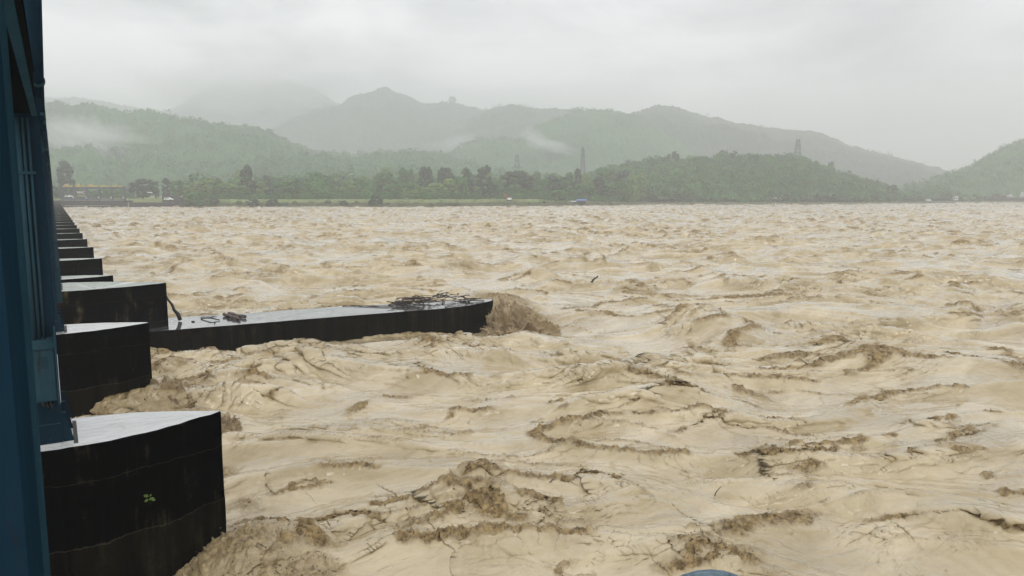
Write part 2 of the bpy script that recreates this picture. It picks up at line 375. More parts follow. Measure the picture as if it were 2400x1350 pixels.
def build_water():
    na, nr = 1350, 2300
    az = np.linspace(-R(47), R(47), na)
    r = 5.5*np.exp(np.linspace(0, math.log(1500/5.5), nr))
    A, RR = np.meshgrid(az, r)
    ax = (RR*np.sin(A)).astype(np.float64); bx = (RR*np.cos(A)).astype(np.float64)   # right / ahead
    X = E1[0]*ax + E2[0]*bx; Y = E1[1]*ax + E2[1]*bx
    # domain warp
    wx = fbm(X/17, Y/17, 3, 2)*3.2; wy = fbm(X/17+9, Y/17, 4, 2)*3.2
    a = ax + wx; b_ = bx + wy
    # swells, crests lying roughly across the view
    big = fbm(a/15, b_/8.5, 11, 2, .45)
    patch = sstep(-.35, .40, fbm(X/21, Y/21, 21, 3) + .25*perlin(X/6, Y/6, 24))
    # ridged turbulence: sharp cusps at every scale, finer ones riding on the coarser crests
    z = .36*big; wgt = np.ones_like(z); ca, cb = a, b_
    sig = []
    for k, (la, lb, am) in enumerate(((11.5, 4.4, .55), (6.8, 2.3, .29), (3.3, 1.1, .125), (1.5, .52, .080), (.7, .27, .045), (.28, .14, .028))):
        n_ = perlin(ca/la + 13.7*k, cb/lb + 4.1*k, 33+k)
        s_ = (1-np.abs(n_)*1.55).clip(0, 1)**2.3
        res = 1 if k < 3 else 1-sstep(300/(2.**(k-3)), 700/(2.**(k-3)), RR)
        rough = (.45+.55*patch) if k < 2 else (.22+.78*patch)
        z += am*s_*wgt*rough*res; sig.append(s_)
        wgt = (wgt*(.40+1.0*s_)).clip(0, 1.15)
        ca = ca + .35*lb*perlin(a/(lb*1.3)+k, b_/(lb*1.3), 133+k); cb = cb + .35*lb*perlin(a/(lb*1.3), b_/(lb*1.3)+k, 143+k)
    pk = perlin(a/7.5, b_/5.0, 51); pk = sstep(.30, .9, pk)**1.4
    z += .75*pk + .045*perlin(a/2.2, b_/1.3, 66)
    # broken, churning crests: narrow brown lines, froth plus crest-front shade put into the colour
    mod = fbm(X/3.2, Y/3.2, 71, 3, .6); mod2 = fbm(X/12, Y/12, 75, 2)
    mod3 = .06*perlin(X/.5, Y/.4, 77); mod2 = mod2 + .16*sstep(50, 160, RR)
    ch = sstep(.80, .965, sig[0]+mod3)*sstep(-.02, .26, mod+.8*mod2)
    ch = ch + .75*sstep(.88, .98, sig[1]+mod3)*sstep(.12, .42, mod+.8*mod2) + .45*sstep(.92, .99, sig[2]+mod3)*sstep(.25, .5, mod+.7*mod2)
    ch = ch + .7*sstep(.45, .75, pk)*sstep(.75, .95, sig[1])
    ch = np.maximum(ch, .42*(sstep(.93, .99, sig[1]+.5*mod3)*sstep(-.2, .2, mod) + sstep(.95, .99, sig[2]+.4*mod3)*sstep(-.05, .3, mod) + .8*sstep(.95, .99, sig[3])*sstep(.1, .4, mod)).clip(0, 1))  # hairlines along the creases, their dark painted through the brown colour
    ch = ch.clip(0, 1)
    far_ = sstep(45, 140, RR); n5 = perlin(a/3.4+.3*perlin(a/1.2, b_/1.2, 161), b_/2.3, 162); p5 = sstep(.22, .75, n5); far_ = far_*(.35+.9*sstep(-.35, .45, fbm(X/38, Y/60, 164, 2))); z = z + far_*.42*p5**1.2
    ch = np.maximum(ch, far_*sstep(.45, .8, p5)*sstep(-.15, .2, mod))  # far peaks: the dark of their fronts painted as brown specks
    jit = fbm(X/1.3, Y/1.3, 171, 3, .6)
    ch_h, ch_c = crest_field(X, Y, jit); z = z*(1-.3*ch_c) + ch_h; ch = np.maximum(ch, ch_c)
    # water piled at the pier noses, the trough and boil along the divide wall
    mound = np.zeros_like(z)
    for (tx, ty, hh) in TIPS:
        d2 = ((X-tx-.5)/1.1)**2 + ((Y-ty+.3)/1.2)**2
        mound += hh*np.exp(-d2)
    wx0, wy0 = 25.6, 43.2
    nose = np.exp(-(((X-wx0)/2.0)**2 + ((Y-wy0)/1.9)**2))
    side = sstep(3, 6, X)*(1-sstep(24, 29, X))
    near = np.exp(-((Y-39.9).clip(None, 0)/3.0)**2)*(1-sstep(41.0, 42.6, Y))*side
    inside = sstep(39.9, 40.6, Y)*(1-sstep(43.0, 45.5, Y))*side
    boil = np.exp(-((Y-37.8)/2.6)**2)*sstep(3, 9, X)*(1-sstep(24, 33, X))*(1-.8*np.exp(-((X-23)/3.)**2))
    z = z*(1-.6*near)*(1-.75*inside) - .55*near - .55*near*sstep(15, 24, X)*(1-nose) + .9*nose + .12*boil + 1.5*np.exp(-(((X-24.8)/1.5)**2 + ((Y-40.4)/1.7)**2)) - .75*np.exp(-(((X-22.8)/3.6)**2 + ((Y-36.2)/3.0)**2))
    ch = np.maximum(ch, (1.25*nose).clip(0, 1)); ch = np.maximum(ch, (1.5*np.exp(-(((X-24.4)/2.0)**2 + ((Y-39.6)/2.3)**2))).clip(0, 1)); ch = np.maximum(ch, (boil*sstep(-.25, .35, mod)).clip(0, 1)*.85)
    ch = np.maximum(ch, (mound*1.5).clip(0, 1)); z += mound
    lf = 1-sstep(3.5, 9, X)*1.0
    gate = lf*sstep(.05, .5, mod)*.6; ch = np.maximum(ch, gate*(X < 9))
    # froth relief on the churned parts, with the finer octaves only where the mesh can carry them
    fade = 1-sstep(40, 120, RR)
    zs = z + .012*perlin(X/.3, Y/.3, 91)*fade
    fr = fbm(X/.50, Y/.36, 81, 5, .68)
    z = zs + ch*(.10*fr*np.where(RR < 60, 1, .8) + .06*(1-np.abs(perlin(X/.16, Y/.13, 88))*2.2)*fade)
    # choppy: pull the crests together
    gy = np.gradient(zs, axis=0)/np.gradient(RR, axis=0); gx = np.gradient(zs, axis=1)/(RR*(az[1]-az[0]))
    k = .5
    gy = np.clip(gy, -1.2, 1.2); gx = np.clip(gx, -1.2, 1.2)
    ax2 = ax - k*gx*.5; bx2 = bx - k*gy*.5 - .27*(zs-.36*big)
    X = E1[0]*ax2 + E2[0]*bx2; Y = E1[1]*ax2 + E2[1]*bx2
    V = np.stack([X, Y, z], -1).reshape(-1, 3)
    i = np.arange(na*(nr-1)).reshape(nr-1, na)[:, :-1].ravel()
    F = np.stack([i, i+1, i+na+1, i+na], 1)
    o = fastmesh('water', V, F, M['water'], attrs={'churn_shade': ch})
    tag(o, kind='structure')
    return V.reshape(nr, na, 3), ch, RR
WV, WCH, WRR = build_water()

# clumps of thrown muddy water
OCT = np.array([(1,0,0),(-1,0,0),(0,1,0),(0,-1,0),(0,0,1),(0,0,-1)], float)
OCF = np.array([(0,2,4),(2,1,4),(1,3,4),(3,0,4),(2,0,5),(1,2,5),(3,1,5),(0,3,5)])
def clumps(P, size, seed, stretch=2.2):
    g = np.random.default_rng(seed); n = len(P)
    q = g.normal(size=(n, 4)); q /= np.linalg.norm(q, axis=1)[:, None]
    a, b_, c, d = q.T
    Rm = np.stack([1-2*(c*c+d*d), 2*(b_*c-a*d), 2*(b_*d+a*c), 2*(b_*c+a*d), 1-2*(b_*b_+d*d), 2*(c*d-a*b_), 2*(b_*d-a*c), 2*(c*d+a*b_), 1-2*(b_*b_+c*c)], -1).reshape(n, 3, 3)
    v = OCT[None]*(1+g.uniform(-.45, .45, (n, 6, 3))) + g.uniform(-.4, .4, (n, 6, 3))
    v[:, :, 0] *= g.uniform(1, stretch, (n, 1)); v[:, :, 2] *= .45
    v = np.einsum('nij,nkj->nki', Rm, v)*np.asarray(size)[:, None, None] + P[:, None, :]
    F = (OCF[None] + 6*np.arange(n)[:, None, None]).reshape(-1, 3)
    return v.reshape(-1, 3), F
g = np.random.default_rng(5)
sel = (WCH > .55) & (WRR < 75) & (WRR > 9)
idx = np.argwhere(sel); pr = (WRR[sel])**.2
pk_ = g.choice(len(idx), size=min(26000, len(idx)), replace=False)
P = WV[idx[pk_][:, 0], idx[pk_][:, 1]].astype(float); rr = WRR[idx[pk_][:, 0], idx[pk_][:, 1]]
P += g.normal(size=P.shape)*[.05, .05, .02]
v_, f_ = clumps(P, g.uniform(.006, .020, len(P))*(.75+rr/50), 6, 1.6)
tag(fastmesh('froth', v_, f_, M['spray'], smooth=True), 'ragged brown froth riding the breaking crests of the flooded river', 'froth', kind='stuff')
def splash(cx, cy_, cz, rx, ry, rz, n, size, label, seed):
    g = np.random.default_rng(seed)
    U, W_ = np.meshgrid(np.linspace(0, 2*np.pi, 260), np.linspace(0, 1, 120)); el = W_*np.pi/2
    dx, dy, dz = np.cos(U)*np.cos(el), np.sin(U)*np.cos(el), np.sin(el)
    def p3(x, y, z, sd): return .62*(perlin(x+.31*z, y+.17*z, sd) + perlin(y*.9+5.2, z+.23*x, sd+1) + perlin(z*.8+9.1, x*1.1-.2*y, sd+2))
    def relief(dx, dy, dz):
        o_ = 0; wg = 1; k_ = 1.7; wx_ = .25*p3(dx*2, dy*2, dz*2, seed+40)
        for i_, am_ in enumerate((.28, .15, .08, .042, .022)):
            r_ = (1-np.abs(p3((dx+wx_)*k_, (dy-wx_)*k_, dz*k_*.75, seed+3*i_))*1.5).clip(0, 1)**1.8; o_ = o_ + am_*r_*wg; wg = (.35+r_).clip(0, 1.2); k_ *= 2.0
        return .60 + .42*p3(dx*.9, dy*.9, dz*.9, seed+30) + o_*1.05
    rad = relief(dx, dy, dz)
    V = np.stack([cx+dx*rad*rx, cy_+dy*rad*ry, cz+dz*rad*rz], -1).reshape(-1, 3)
    i = np.arange(260*119).reshape(119, 260)[:, :-1].ravel(); F1 = np.stack([i, i+1, i+261, i+260], 1)
    d = g.normal(size=(n, 3)); d /= np.linalg.norm(d, axis=1)[:, None]; d[:, 2] = np.abs(d[:, 2])
    rr_ = relief(d[:, 0], d[:, 1], d[:, 2])*(1+np.abs(g.normal(0, .05, n))*np.where(g.random(n) < .05, 5, .5))
    P = d*rr_[:, None]*[rx, ry, rz] + [cx, cy_, cz]
    s = g.uniform(.3, 1.1, n)*size
    v_, f_ = clumps(P, s, seed+1, 1.25)
    F1t = np.concatenate([F1[:, [0, 1, 2]], F1[:, [0, 2, 3]]])
    tag(fastmesh('splash', np.concatenate([V, v_]), np.concatenate([F1t, f_+len(V)]), M['spray'], smooth=True), label, 'splash', kind='stuff')
splash(2.75, 15.6, -.3, .8, 1.0, 1.05, 1500, .035, 'brown splash thrown up against the nose of the nearest pier', 11)
splash(3.15, 28.6, -.1, 1.0, 1.2, 1.15, 1800, .045, 'brown splash beside the nose of the second pier', 12)
splash(4.2, 25.0, -.1, .55, .7, .75, 1800, .03, 'small brown spurt showing past the tip of the nearest pier', 13)
splash(24.0, 39.0, -1.4, 2.2, 2.4, 2.7, 2200, .06, 'tall brown splash bursting over the rounded end of the divide wall', 14)

# ------------------------------------------------------------------ barrage piers
def densify(poly, step=.25, jit=.012, seed=1):
    g = random.Random(seed); out = []
    for i in range(len(poly)):
        a, b2 = Vector(poly[i]), Vector(poly[(i+1) % len(poly)]); n = max(1, int((b2-a).length/step))
        for k in range(n):
            p = a.lerp(b2, k/n); out.append((p.x+g.uniform(-jit, jit), p.y+g.uniform(-jit, jit)))
    return out
def prism_obj(name, poly, z0, z1, side, top, parent=None, jit=.012, seed=1, layers=None, chamfer=.03):
    P = densify(poly, .25, jit, seed); n = len(P); g = random.Random(seed+9)
    cx = sum(p[0] for p in P)/n; cy_ = sum(p[1] for p in P)/n
    zs = [z0] + (layers or []) + [z1-chamfer]
    V = []; F = []; mi = []
    for j, z in enumerate(zs):
        for (x, y) in P: V.append((x+g.uniform(-jit, jit)*.6, y+g.uniform(-jit, jit)*.6, z))
    inn = []
    for (x, y) in P:
        d = Vector((cx-x, cy_-y)).normalized()*chamfer
        V.append((x+d.x, y+d.y, z1+g.uniform(-.006, .006)))
    L_ = len(zs)+1
    for j in range(L_-1):
        for i in range(n):
            k = (i+1) % n; F.append((j*n+i, j*n+k, (j+1)*n+k, (j+1)*n+i)); mi.append(0)
    F.append(tuple((L_-1)*n+i for i in range(n))); mi.append(1)
    return mesh(name, V, F, [side, top], mi, parent=parent)
TOPZ = CZ - S
def ogive(w, tip, x0=-.2, back=-9.0, lean=0):
    up = []; dn = []
    for k in range(15):
        s = k/14; x = x0 + (tip-x0)*s; hw = w*(1-s**2.0)+.015
        dn.append((x, -hw+lean*s)); up.append((x, hw+lean*s))
    return [(back, -w)] + dn + up[::-1] + [(back, w)]
def pier(Yc, w, tip, label, seed, full=True, poly=None, group='barrage piers'):
    root = empty('barrage_pier', (0, Yc, 0))
    tag(root, label, 'pier', group)
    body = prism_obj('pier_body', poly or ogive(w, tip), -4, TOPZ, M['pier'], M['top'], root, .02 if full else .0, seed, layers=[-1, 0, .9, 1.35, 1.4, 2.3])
    # raised wet pad under the steel column, with the dark groove at its edge drawn as a flush black strip
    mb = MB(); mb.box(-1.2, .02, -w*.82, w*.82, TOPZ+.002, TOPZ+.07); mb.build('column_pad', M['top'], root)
    if full:
        mb = MB(); mb.box(.03, .10, -w*.78, w*.78, TOPZ-.02, TOPZ+.006); mb.build('groove_strip', M['woodb'], root)
    return root
pier_y = {1: 3.60, 2: 6.47}
piers = []
root1 = pier(3.60*S, .225*S, 2.7, 'nearest black concrete pier with a bright wet top and a leafy sprig on its side', 3)
root2 = pier(6.47*S, .225*S, 2.60, 'second black concrete pier from the camera, in front of the divide wall', 4)
p3poly = [(-9, -.5*S), (-1, -.46*S), (.22*S, -.45*S), (.5*S, -.38*S), (.81*S, -.28*S), (.95*S, -.22*S), (1.02*S, -.18*S), (1.045*S, -.13*S), (1.03*S, -.06*S), (.84*S, .06*S), (.62*S, .2*S), (.46*S, .32*S), (.1*S, .44*S), (-9, .5*S)]
root3 = pier(9.5*S, .44*S, 0, 'wide blunt pier rising from the shore end of the long divide wall', 5, poly=p3poly)
root4 = pier(10.57*S, .22*S, 2.60, 'black pier just behind the wide one, only its top edge showing', 6)
yk = [13.55, 16.58, 19.68, 22.85]
ordn = ['nearest', 'second', 'third', 'fourth']
for i, y in enumerate(yk):
    piers.append(pier(y*S, .215*S, 2.68, 'low black pier beyond the divide wall, %s of the far row' % ordn[i], 7, full=(i < 2)))
y = 25.95; k = 0; proto = None
farY = []
while y < 117.5:
    if proto is None: proto = pier(y*S, .215*S, 2.72, 'distant black pier in the long row of piers running to the far bank', 9, full=False, group='distant barrage piers'); q = proto
    else:
        q = copy_tree(proto); q.location = (0, y*S, 0)
    q['label'] = '%s black pier of the far row beyond the divide wall' % nth(len(farY)+4)
    farY.append(y); y += 3.08
# ------------------------------------------------------------------ divide wall
dw = [(.5,9.05),(1,9.02),(2,8.975),(3.5,8.92),(4.25,8.87),(4.6,8.90),(4.87,8.99),(5.1,9.09),(5.25,9.17),(5.32,9.25),(5.31,9.33),(5.1,9.40),(4.6,9.47),(4.35,9.5),(3.24,9.77),(2.1,9.82),(1.1,9.95),(.5,10)]
dwr = empty('divide_wall', (3.4*S, 9.3*S, 0)); tag(dwr, 'long low black divide wall with wet top and rounded end, running out into the river', 'wall')
DWZ = CZ-1.5*S
poly = [((x-3.4)*S, (yy-9.3)*S) for x, yy in dw]
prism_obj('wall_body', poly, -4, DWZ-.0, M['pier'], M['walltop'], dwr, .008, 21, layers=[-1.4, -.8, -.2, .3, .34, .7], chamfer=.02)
# low concrete apron lip at the nose
# ------------------------------------------------------------------ blue steel columns
def col_near():
    r = empty('steel_column', (-.62, .62*S, TOPZ))
    tag(r, 'huge blue painted steel column filling the left edge of the view', 'steel column', 'hoist columns')
    h = S*2.6
    MB().box(-.5, .49, -.35, .82, .0, h).build('column_shaft', M['blue'], r)
    MB().box(-.52, .505, .82, .85, 0, h).build('edge_flange', M['bluelt'], r)  # lighter tone stands in for the highlight along the edge
    MB().box(-.52, .503, .62, .645, 0, h).build('edge_flange', M['bluelt'], r)
    return r
def gusset(mb, x0, x1, y0, y1, z0, z1):
    # tapering stiffener plate: wide foot, narrow head
    mb.hexa([(x0,y0,z0),(x1,y0,z0),(x1,y1,z0),(x0,y1,z0),(x0,y0,z1),(x0+(x1-x0)*.35,y0,z1),(x0+(x1-x0)*.35,y1,z1),(x0,y1,z1)])
def col(Y0, detail=True):
    r = empty('steel_column', (-.13, Y0, TOPZ))
    zt = 1.30*S
    MB().box(-.55, 0, -.95, .95, .07, zt).build('column_shaft', M['blue'], r)
    MB().box(-.6, .02, -.99, .99, zt, zt+.06).build('head_plate', M['blue'], r)
    MB().box(-.5, -.02, -.972, -.953, .42, .44).build('stiffener', M['bluelt'], r)
    for yy in (-.93, -.1, .75):
        mb = MB(); gusset(mb, .002, .17, yy, yy+.03, .07, .62); gs = mb.build('gusset', M['blue'], r)
        MB().box(.004, .075, yy-.01, yy+.04, .605, .625).build('gusset_cap', M['bluelt'], gs)
        MB().box(.002, .11, yy+.031, yy+.20, .07, .10).build('base_plate', M['blue'], gs)
    # standpipe above the head plate, clamped with bands
    pts = [(-.03, .75, zt-.15), (-.035, .1, zt+1.2), (-.02, -.2, 2.0*S)]
    MB().tube([(-.03, .45, zt-.1), (-.04, .40, 2.0*S)], .095, 14).build('standpipe', M['blue'], r, smooth=True)
    for zb in (zt+.12, zt+.95):
        MB().tube([(-.03, .44, zb), (-.03, .44, zb+.05)], .115, 14).build('pipe_band', M['bluelt'], r, smooth=True)
    return r
near = col_near()
c1 = col(3.62*S + .02)
tag(c1, 'blue steel column on the nearest pier carrying a vented switch box and cable pipes', 'steel column', 'hoist columns')
# switch cabinet, side cover plate and conduits of column one (near face of the shaft is at local y = -.95)
cab = MB(); cab.box(-.36, -.035, -1.29, -.953, .93, 1.86); cb = cab.build('switch_cabinet', M['bluelt'], c1)
lid = MB(); lid.hexa([(-.385,-1.33,1.86),(-.03,-1.33,1.86),(-.03,-.96,1.99),(-.385,-.96,1.99),(-.385,-1.33,1.885),(-.03,-1.33,1.885),(-.03,-.96,2.015),(-.385,-.96,2.015)])
lid.build('sloped_lid', M['bluelt'], cb)
dr = MB(); dr.box(-.345, -.05, -1.302, -1.293, .95, 1.84); dr.build('cabinet_door', M['bluelt'], cb)
vt = MB()
for k in range(9): vt.box(-.245, -.145, -1.312, -1.304, 1.52+k*.025, 1.532+k*.025)
vt.build('vent_louvre', M['bluelt'], cb)
sp_ = MB(); sp_.box(-.027, .005, -1.34, -.96, .86, 2.2); s_ = sp_.build('side_cover', M['bluelt'], c1)
MB().box(.006, .012, -1.36, -1.31, .9, 1.75).build('edge_strip', M['tin'], s_)
for k, (xx, rr_) in enumerate(((-.315, .035), (-.24, .024), (-.165, .020))):
    MB().tube([(xx, -1.02, 1.99), (xx, -1.02, 1.30*S-.05)], rr_, 12).build('conduit', M['bluelt'], c1, smooth=True)
MB().box(-.36, -.10, -1.06, -.953, 1.30*S-1.0, 1.30*S-.95).build('conduit_clamp', M['bluelt'], c1)
for k in range(3):
    MB().tube([(-.27+k*.055, -1.12, .93), (-.26+k*.06, -1.13, .84), (-.235+k*.05, -1.12, .80-.02*k), (-.21+k*.055, -1.08, .87)], .013, 8).build('cable', M['woodb'], c1, smooth=True)
c2 = col(6.47*S)
tag(c2, 'blue steel column on the second pier, mostly hidden behind the first', 'steel column', 'hoist columns')
cbx = MB(); cbx.box(.002, .16, -.75, -.2, 1.0, 2.1); cbx.build('switch_cabinet', M['bluelt'], c2)
lab3 = {9.5: 'blue steel column on the wide pier beside the divide wall', 10.57: 'blue steel column standing just past the wide pier'}
for yy in (9.5, 10.57):
    q = copy_tree(c2); q.location = (-.13, yy*S, TOPZ); q['label'] = lab3[yy]
for yy in yk + farY:
    q = copy_tree(c2); q.location = (-.13, yy*S, TOPZ); q['label'] = 'distant blue steel column on the %s pier beyond the divide wall' % nth((yk+farY).index(yy)); q['group'] = 'distant hoist columns'
# walkway girders spanning from column to column
ys = [.62*S, 3.62*S, 6.47*S, 9.5*S, 10.57*S] + [a*S for a in yk+farY]
gl = ['dark blue walkway girder overhead between the near column and the switch box column', 'blue walkway girder spanning from the first to the second pier column', 'blue walkway girder spanning from the second to the wide pier', 'short blue girder between the two close columns']
for i in range(len(ys)-1):
    a, b2 = ys[i]+(.86 if i == 0 else .96), ys[i+1]-.96
    if b2-a < .3: continue
    r = empty('walkway_girder', (-.13, (a+b2)/2, CZ)); Lh = (b2-a)/2
    tag(r, gl[i] if i < 4 else 'distant blue girder over the %s span beyond the divide wall' % nth(i-4), 'girder', 'walkway girders' if i < 4 else 'distant walkway girders')
    MB().box(-.50, -.045, -Lh, Lh, .30*S+.02, .30*S+.06).build('deck_plate', M['dark'], r)
    MB().box(-.045, -.03, -Lh, Lh, .30*S, .46*S).build('web_plate', M['dark'], r)
    MB().box(-.10, -.018, -Lh, Lh, .30*S-.018, .30*S-.002).build('lower_flange', M['bluelt'], r)
    MB().box(-.10, -.012, -Lh, Lh, .46*S+.001, .46*S+.02).build('upper_flange', M['dark'], r)
# sloping pipe seen above the girder beside the first column
r = empty('stay_pipe', (0, 0, 0)); tag(r, 'sloping blue stay pipe with clamp bands above the walkway girder', 'pipe')
pa = Vector(at(79, -60, 3.05*S*cy)); pb = Vector(at(93, 300, 3.95*S*cy)); r.location = pb
def loc_(p): return tuple(Vector(p)-pb)
MB().tube([loc_(pa), loc_(pb)], .095, 14).build('pipe_barrel', M['blue'], r, smooth=True)
for f in (.63, .93):
    c_ = pa.lerp(pb, f); d_ = (pb-pa).normalized()*.04
    MB().tube([loc_(c_-d_), loc_(c_+d_)], .115, 14).build('clamp_band', M['bluelt'], r, smooth=True)

# near pier (below the frame) and the curved top of a ladder rail standing on its nose
root0 = pier(.55*S, .225*S, 2.8, 'pier under the camera, below the frame', 2)
hx, hy = gp(1695, 2.9)
hz = zat(1342, 2.9)
r = empty('ladder_rail', (hx, hy, TOPZ)); tag(r, 'curved blue grey pipe rail poking up at the bottom edge of the view', 'rail')
r.rotation_euler = (0, 0, -YAW)
rad = .27; pts = [(-rad, 0, 0), (-rad, 0, hz-TOPZ-rad)]
for k in range(1, 16):
    th = math.pi - math.pi*k/16; pts.append((rad*math.cos(th), 0, hz-TOPZ-rad+rad*math.sin(th)))
pts += [(rad, 0, hz-TOPZ-rad), (rad, 0, 0)]
MB().tube(pts, .0135, 16).build('hoop_pipe', M['railpaint'], r, smooth=True)
for k in range(6): MB().tube([(-rad, 0, .3+k*.3), (rad, 0, .3+k*.3)], .011, 8).build('rung', M['bluelt'], r, smooth=True)

# sprig growing on the side of the nearest pier
px_, d_ = 350, 0
def on_pier1(px, py):   # solve for the point on the near face of pier 1
    best = None
    for k in range(400):
        d = 12+k*.02; p = at(px, py, d)
        s = (p[0]+.2)/2.9
        hw = .225*S*(1-max(0, s)**2)
        if p[1] > 3.6*S-hw: return p
    return at(px, py, 14)
sx, sy_, sz = on_pier1(350, 1163)
r = empty('sprig', (sx, sy_, sz)); tag(r, 'tiny bright green sprig growing out of the nearest black pier', 'plant')
MB().tube([(0, .03, -.05), (0, -.03, 0), (.02, -.07, .05)], .004, 6).build('stem', M['sprig'], r)
for (dx, dz, aa, ln) in ((-.045, .06, 2.6, .10), (.06, -.005, -.9, .10), (.02, .0, -1.7, .05), (-.06, -.06, 3.6, .08), (.02, .055, 1.2, .05)):
    V = []; F = []
    for k in range(7):
        s = k/6; wv = math.sin(math.pi*s)**.7*ln*.30
        cxx = dx*.4+math.cos(aa)*ln*s; czz = dz*.4+math.sin(aa)*ln*s
        V += [(cxx-math.sin(aa)*wv, -.07-.03*s, czz+math.cos(aa)*wv), (cxx+math.sin(aa)*wv, -.08-.01*s, czz-math.cos(aa)*wv)]
    for k in range(6): F.append((2*k, 2*k+1, 2*k+3, 2*k+2))
    mesh('leaf', V, F, M['sprig'], smooth=True, parent=r)

# ------------------------------------------------------------------ driftwood on the divide wall
def stick(p, q, r0, r1, mat, label, group=None, name='stick', bend=.06, seed=0, fork=False, cat='stick'):
    g = random.Random(seed); p = Vector(p); q = Vector(q); n = 7; pts = []; rad = []
    L_ = (q-p).length
    o = Vector((g.uniform(-1, 1), g.uniform(-1, 1), g.uniform(-.3, .5)))*bend*L_
    for k in range(n):
        s = k/(n-1); pts.append(p.lerp(q, s) + o*math.sin(math.pi*s) + Vector((g.uniform(-1, 1), g.uniform(-1, 1), g.uniform(-1, 1)))*r0*.35 - p)
        rad.append((r0+(r1-r0)*s)*g.uniform(.85, 1.15))
    mb = MB(); mb.tube(pts, rad, 7)
    if fork:
        for s, dr_ in ((.45, 1), (.7, -1)):
            c0 = pts[int(s*(n-1))]; dv = (q-p).normalized(); sd = Vector((-dv.y, dv.x, .35*dr_)).normalized()*dr_
            mb.tube([c0, c0+dv*L_*.13+sd*L_*.10, c0+dv*L_*.22+sd*L_*.22], [r1*1.1, r1*.8, r1*.5], 5)
    ob = mb.build(name, mat, None, smooth=True); ob.location = p
    tag(ob, label, cat, group); return ob
Z0 = DWZ
g_ = random.Random(42)
for k in range(78):
    u = g_.random(); cx_ = 3.95+1.02*u; c = Vector((cx_*S, (9.52-.16*u-.02)*S, 0)) + Vector((g_.gauss(0, .25), g_.gauss(0, .30), 0))
    dens = 1.0 if u > .55 else .7
    ang = g_.gauss(-.25, .75) if u < .55 else g_.uniform(0, math.pi); ln = g_.uniform(.5, 1.5)*(1.15 if u < .5 else .9)
    h0 = Z0+.04+g_.random()*(.14+.55*math.sin(math.pi*min(1, max(0, u)))**1.2*dens); dv = Vector((math.cos(ang), math.sin(ang), g_.gauss(0, .12)))*ln/2
    a, b2 = c-dv, c+dv
    a.z = max(Z0+.03, h0-dv.z); b2.z = max(Z0+.03, h0+dv.z)
    for e in (a, b2):
        e.x = min(max(e.x, 3.7*S), 5.12*S); e.y = min(max(e.y, 9.08*S), 9.62*S)
    stick(a, b2, g_.uniform(.018, .05), g_.uniform(.008, .022), M['wood'] if g_.random() < .62 else M['woodp'],
          'bare driftwood stick tangled in the heap near the end of the divide wall', 'driftwood heap', seed=k, fork=g_.random() < .3)
def onwall(px, py, dz=.03):
    # intersect with the wall top
    lo, hi = 10, 80
    for _ in range(40):
        mid = (lo+hi)/2; p = at(px, py, mid)
        if p[2] > Z0: lo = mid
        else: hi = mid
    p = at(px, py, lo); return (p[0], p[1], Z0+dz)
b0 = Vector(onwall(1002, 712, .1)); dd = b0.dot(Vector((sy, cy, 0)))
stick(b0, at(1036, 680, dd+.1), .022, .013, M['wood'], 'straight stick slanting up out of the driftwood heap', seed=201, bend=.02)
b0 = Vector(onwall(985, 712, .05)); dd = b0.dot(Vector((sy, cy, 0)))
stick(b0, at(988, 686, dd+.1), .010, .005, M['sprig'], 'thin leafy twig standing upright in the driftwood heap', seed=202, bend=.05, fork=True)
stick(onwall(803, 717.5), onwall(986, 725.5), .022, .012, M['woodp'], 'long thin pole lying left of the driftwood heap, nearer the wall edge', seed=203, bend=.01)
stick(onwall(822, 716.5), onwall(960, 722), .018, .012, M['wood'], 'long dark pole lying alongside the paler pole on the divide wall', seed=204, bend=.012)
stick(onwall(840, 718), onwall(915, 717), .02, .012, M['woodb'], 'short dark stick behind the two long poles', seed=205, bend=.02)
stick(onwall(920, 712), onwall(945, 713), .035, .02, M['woodb'], 'stubby dark stick at the left tip of the driftwood heap', seed=206, bend=.02)
stick(onwall(526, 741.5, .11), onwall(562, 752, .11), .105, .09, M['woodp'], 'nearer of two short thick logs lying side by side on the divide wall', name='log', seed=207, bend=.01, cat='log')
stick(onwall(536, 738.5, .10), onwall(574, 747, .10), .085, .10, M['woodp'], 'farther of two short thick logs, with a forked dark end', name='log', seed=208, bend=.01, cat='log')
stick(onwall(472, 748, .05), onwall(514, 752, .05), .045, .03, M['woodb'], 'twisted black branch lying on the wall between the pier and the logs', name='branch', seed=209, bend=.12, fork=True, cat='branch')
stick(onwall(470, 743.5, .03), onwall(509, 742, .03), .014, .010, M['wood'], 'thin straight rod behind the twisted black branch', seed=210, bend=.01)
stick(onwall(449, 755, .03), onwall(457, 755, .03), .035, .03, M['woodb'], 'small black wood chip lying alone on the wet wall', name='wood_chip', seed=211, bend=.01, cat='wood chip')
b0 = Vector(onwall(424, 753, .10)); dd = b0.dot(Vector((sy, cy, 0)))
stick(b0, at(382, 681, dd-.1), .12, .035, M['woodb'], 'black log leaning upright against the blunt pier at the shore end of the wall', name='leaning_log', seed=212, bend=.03, cat='log')
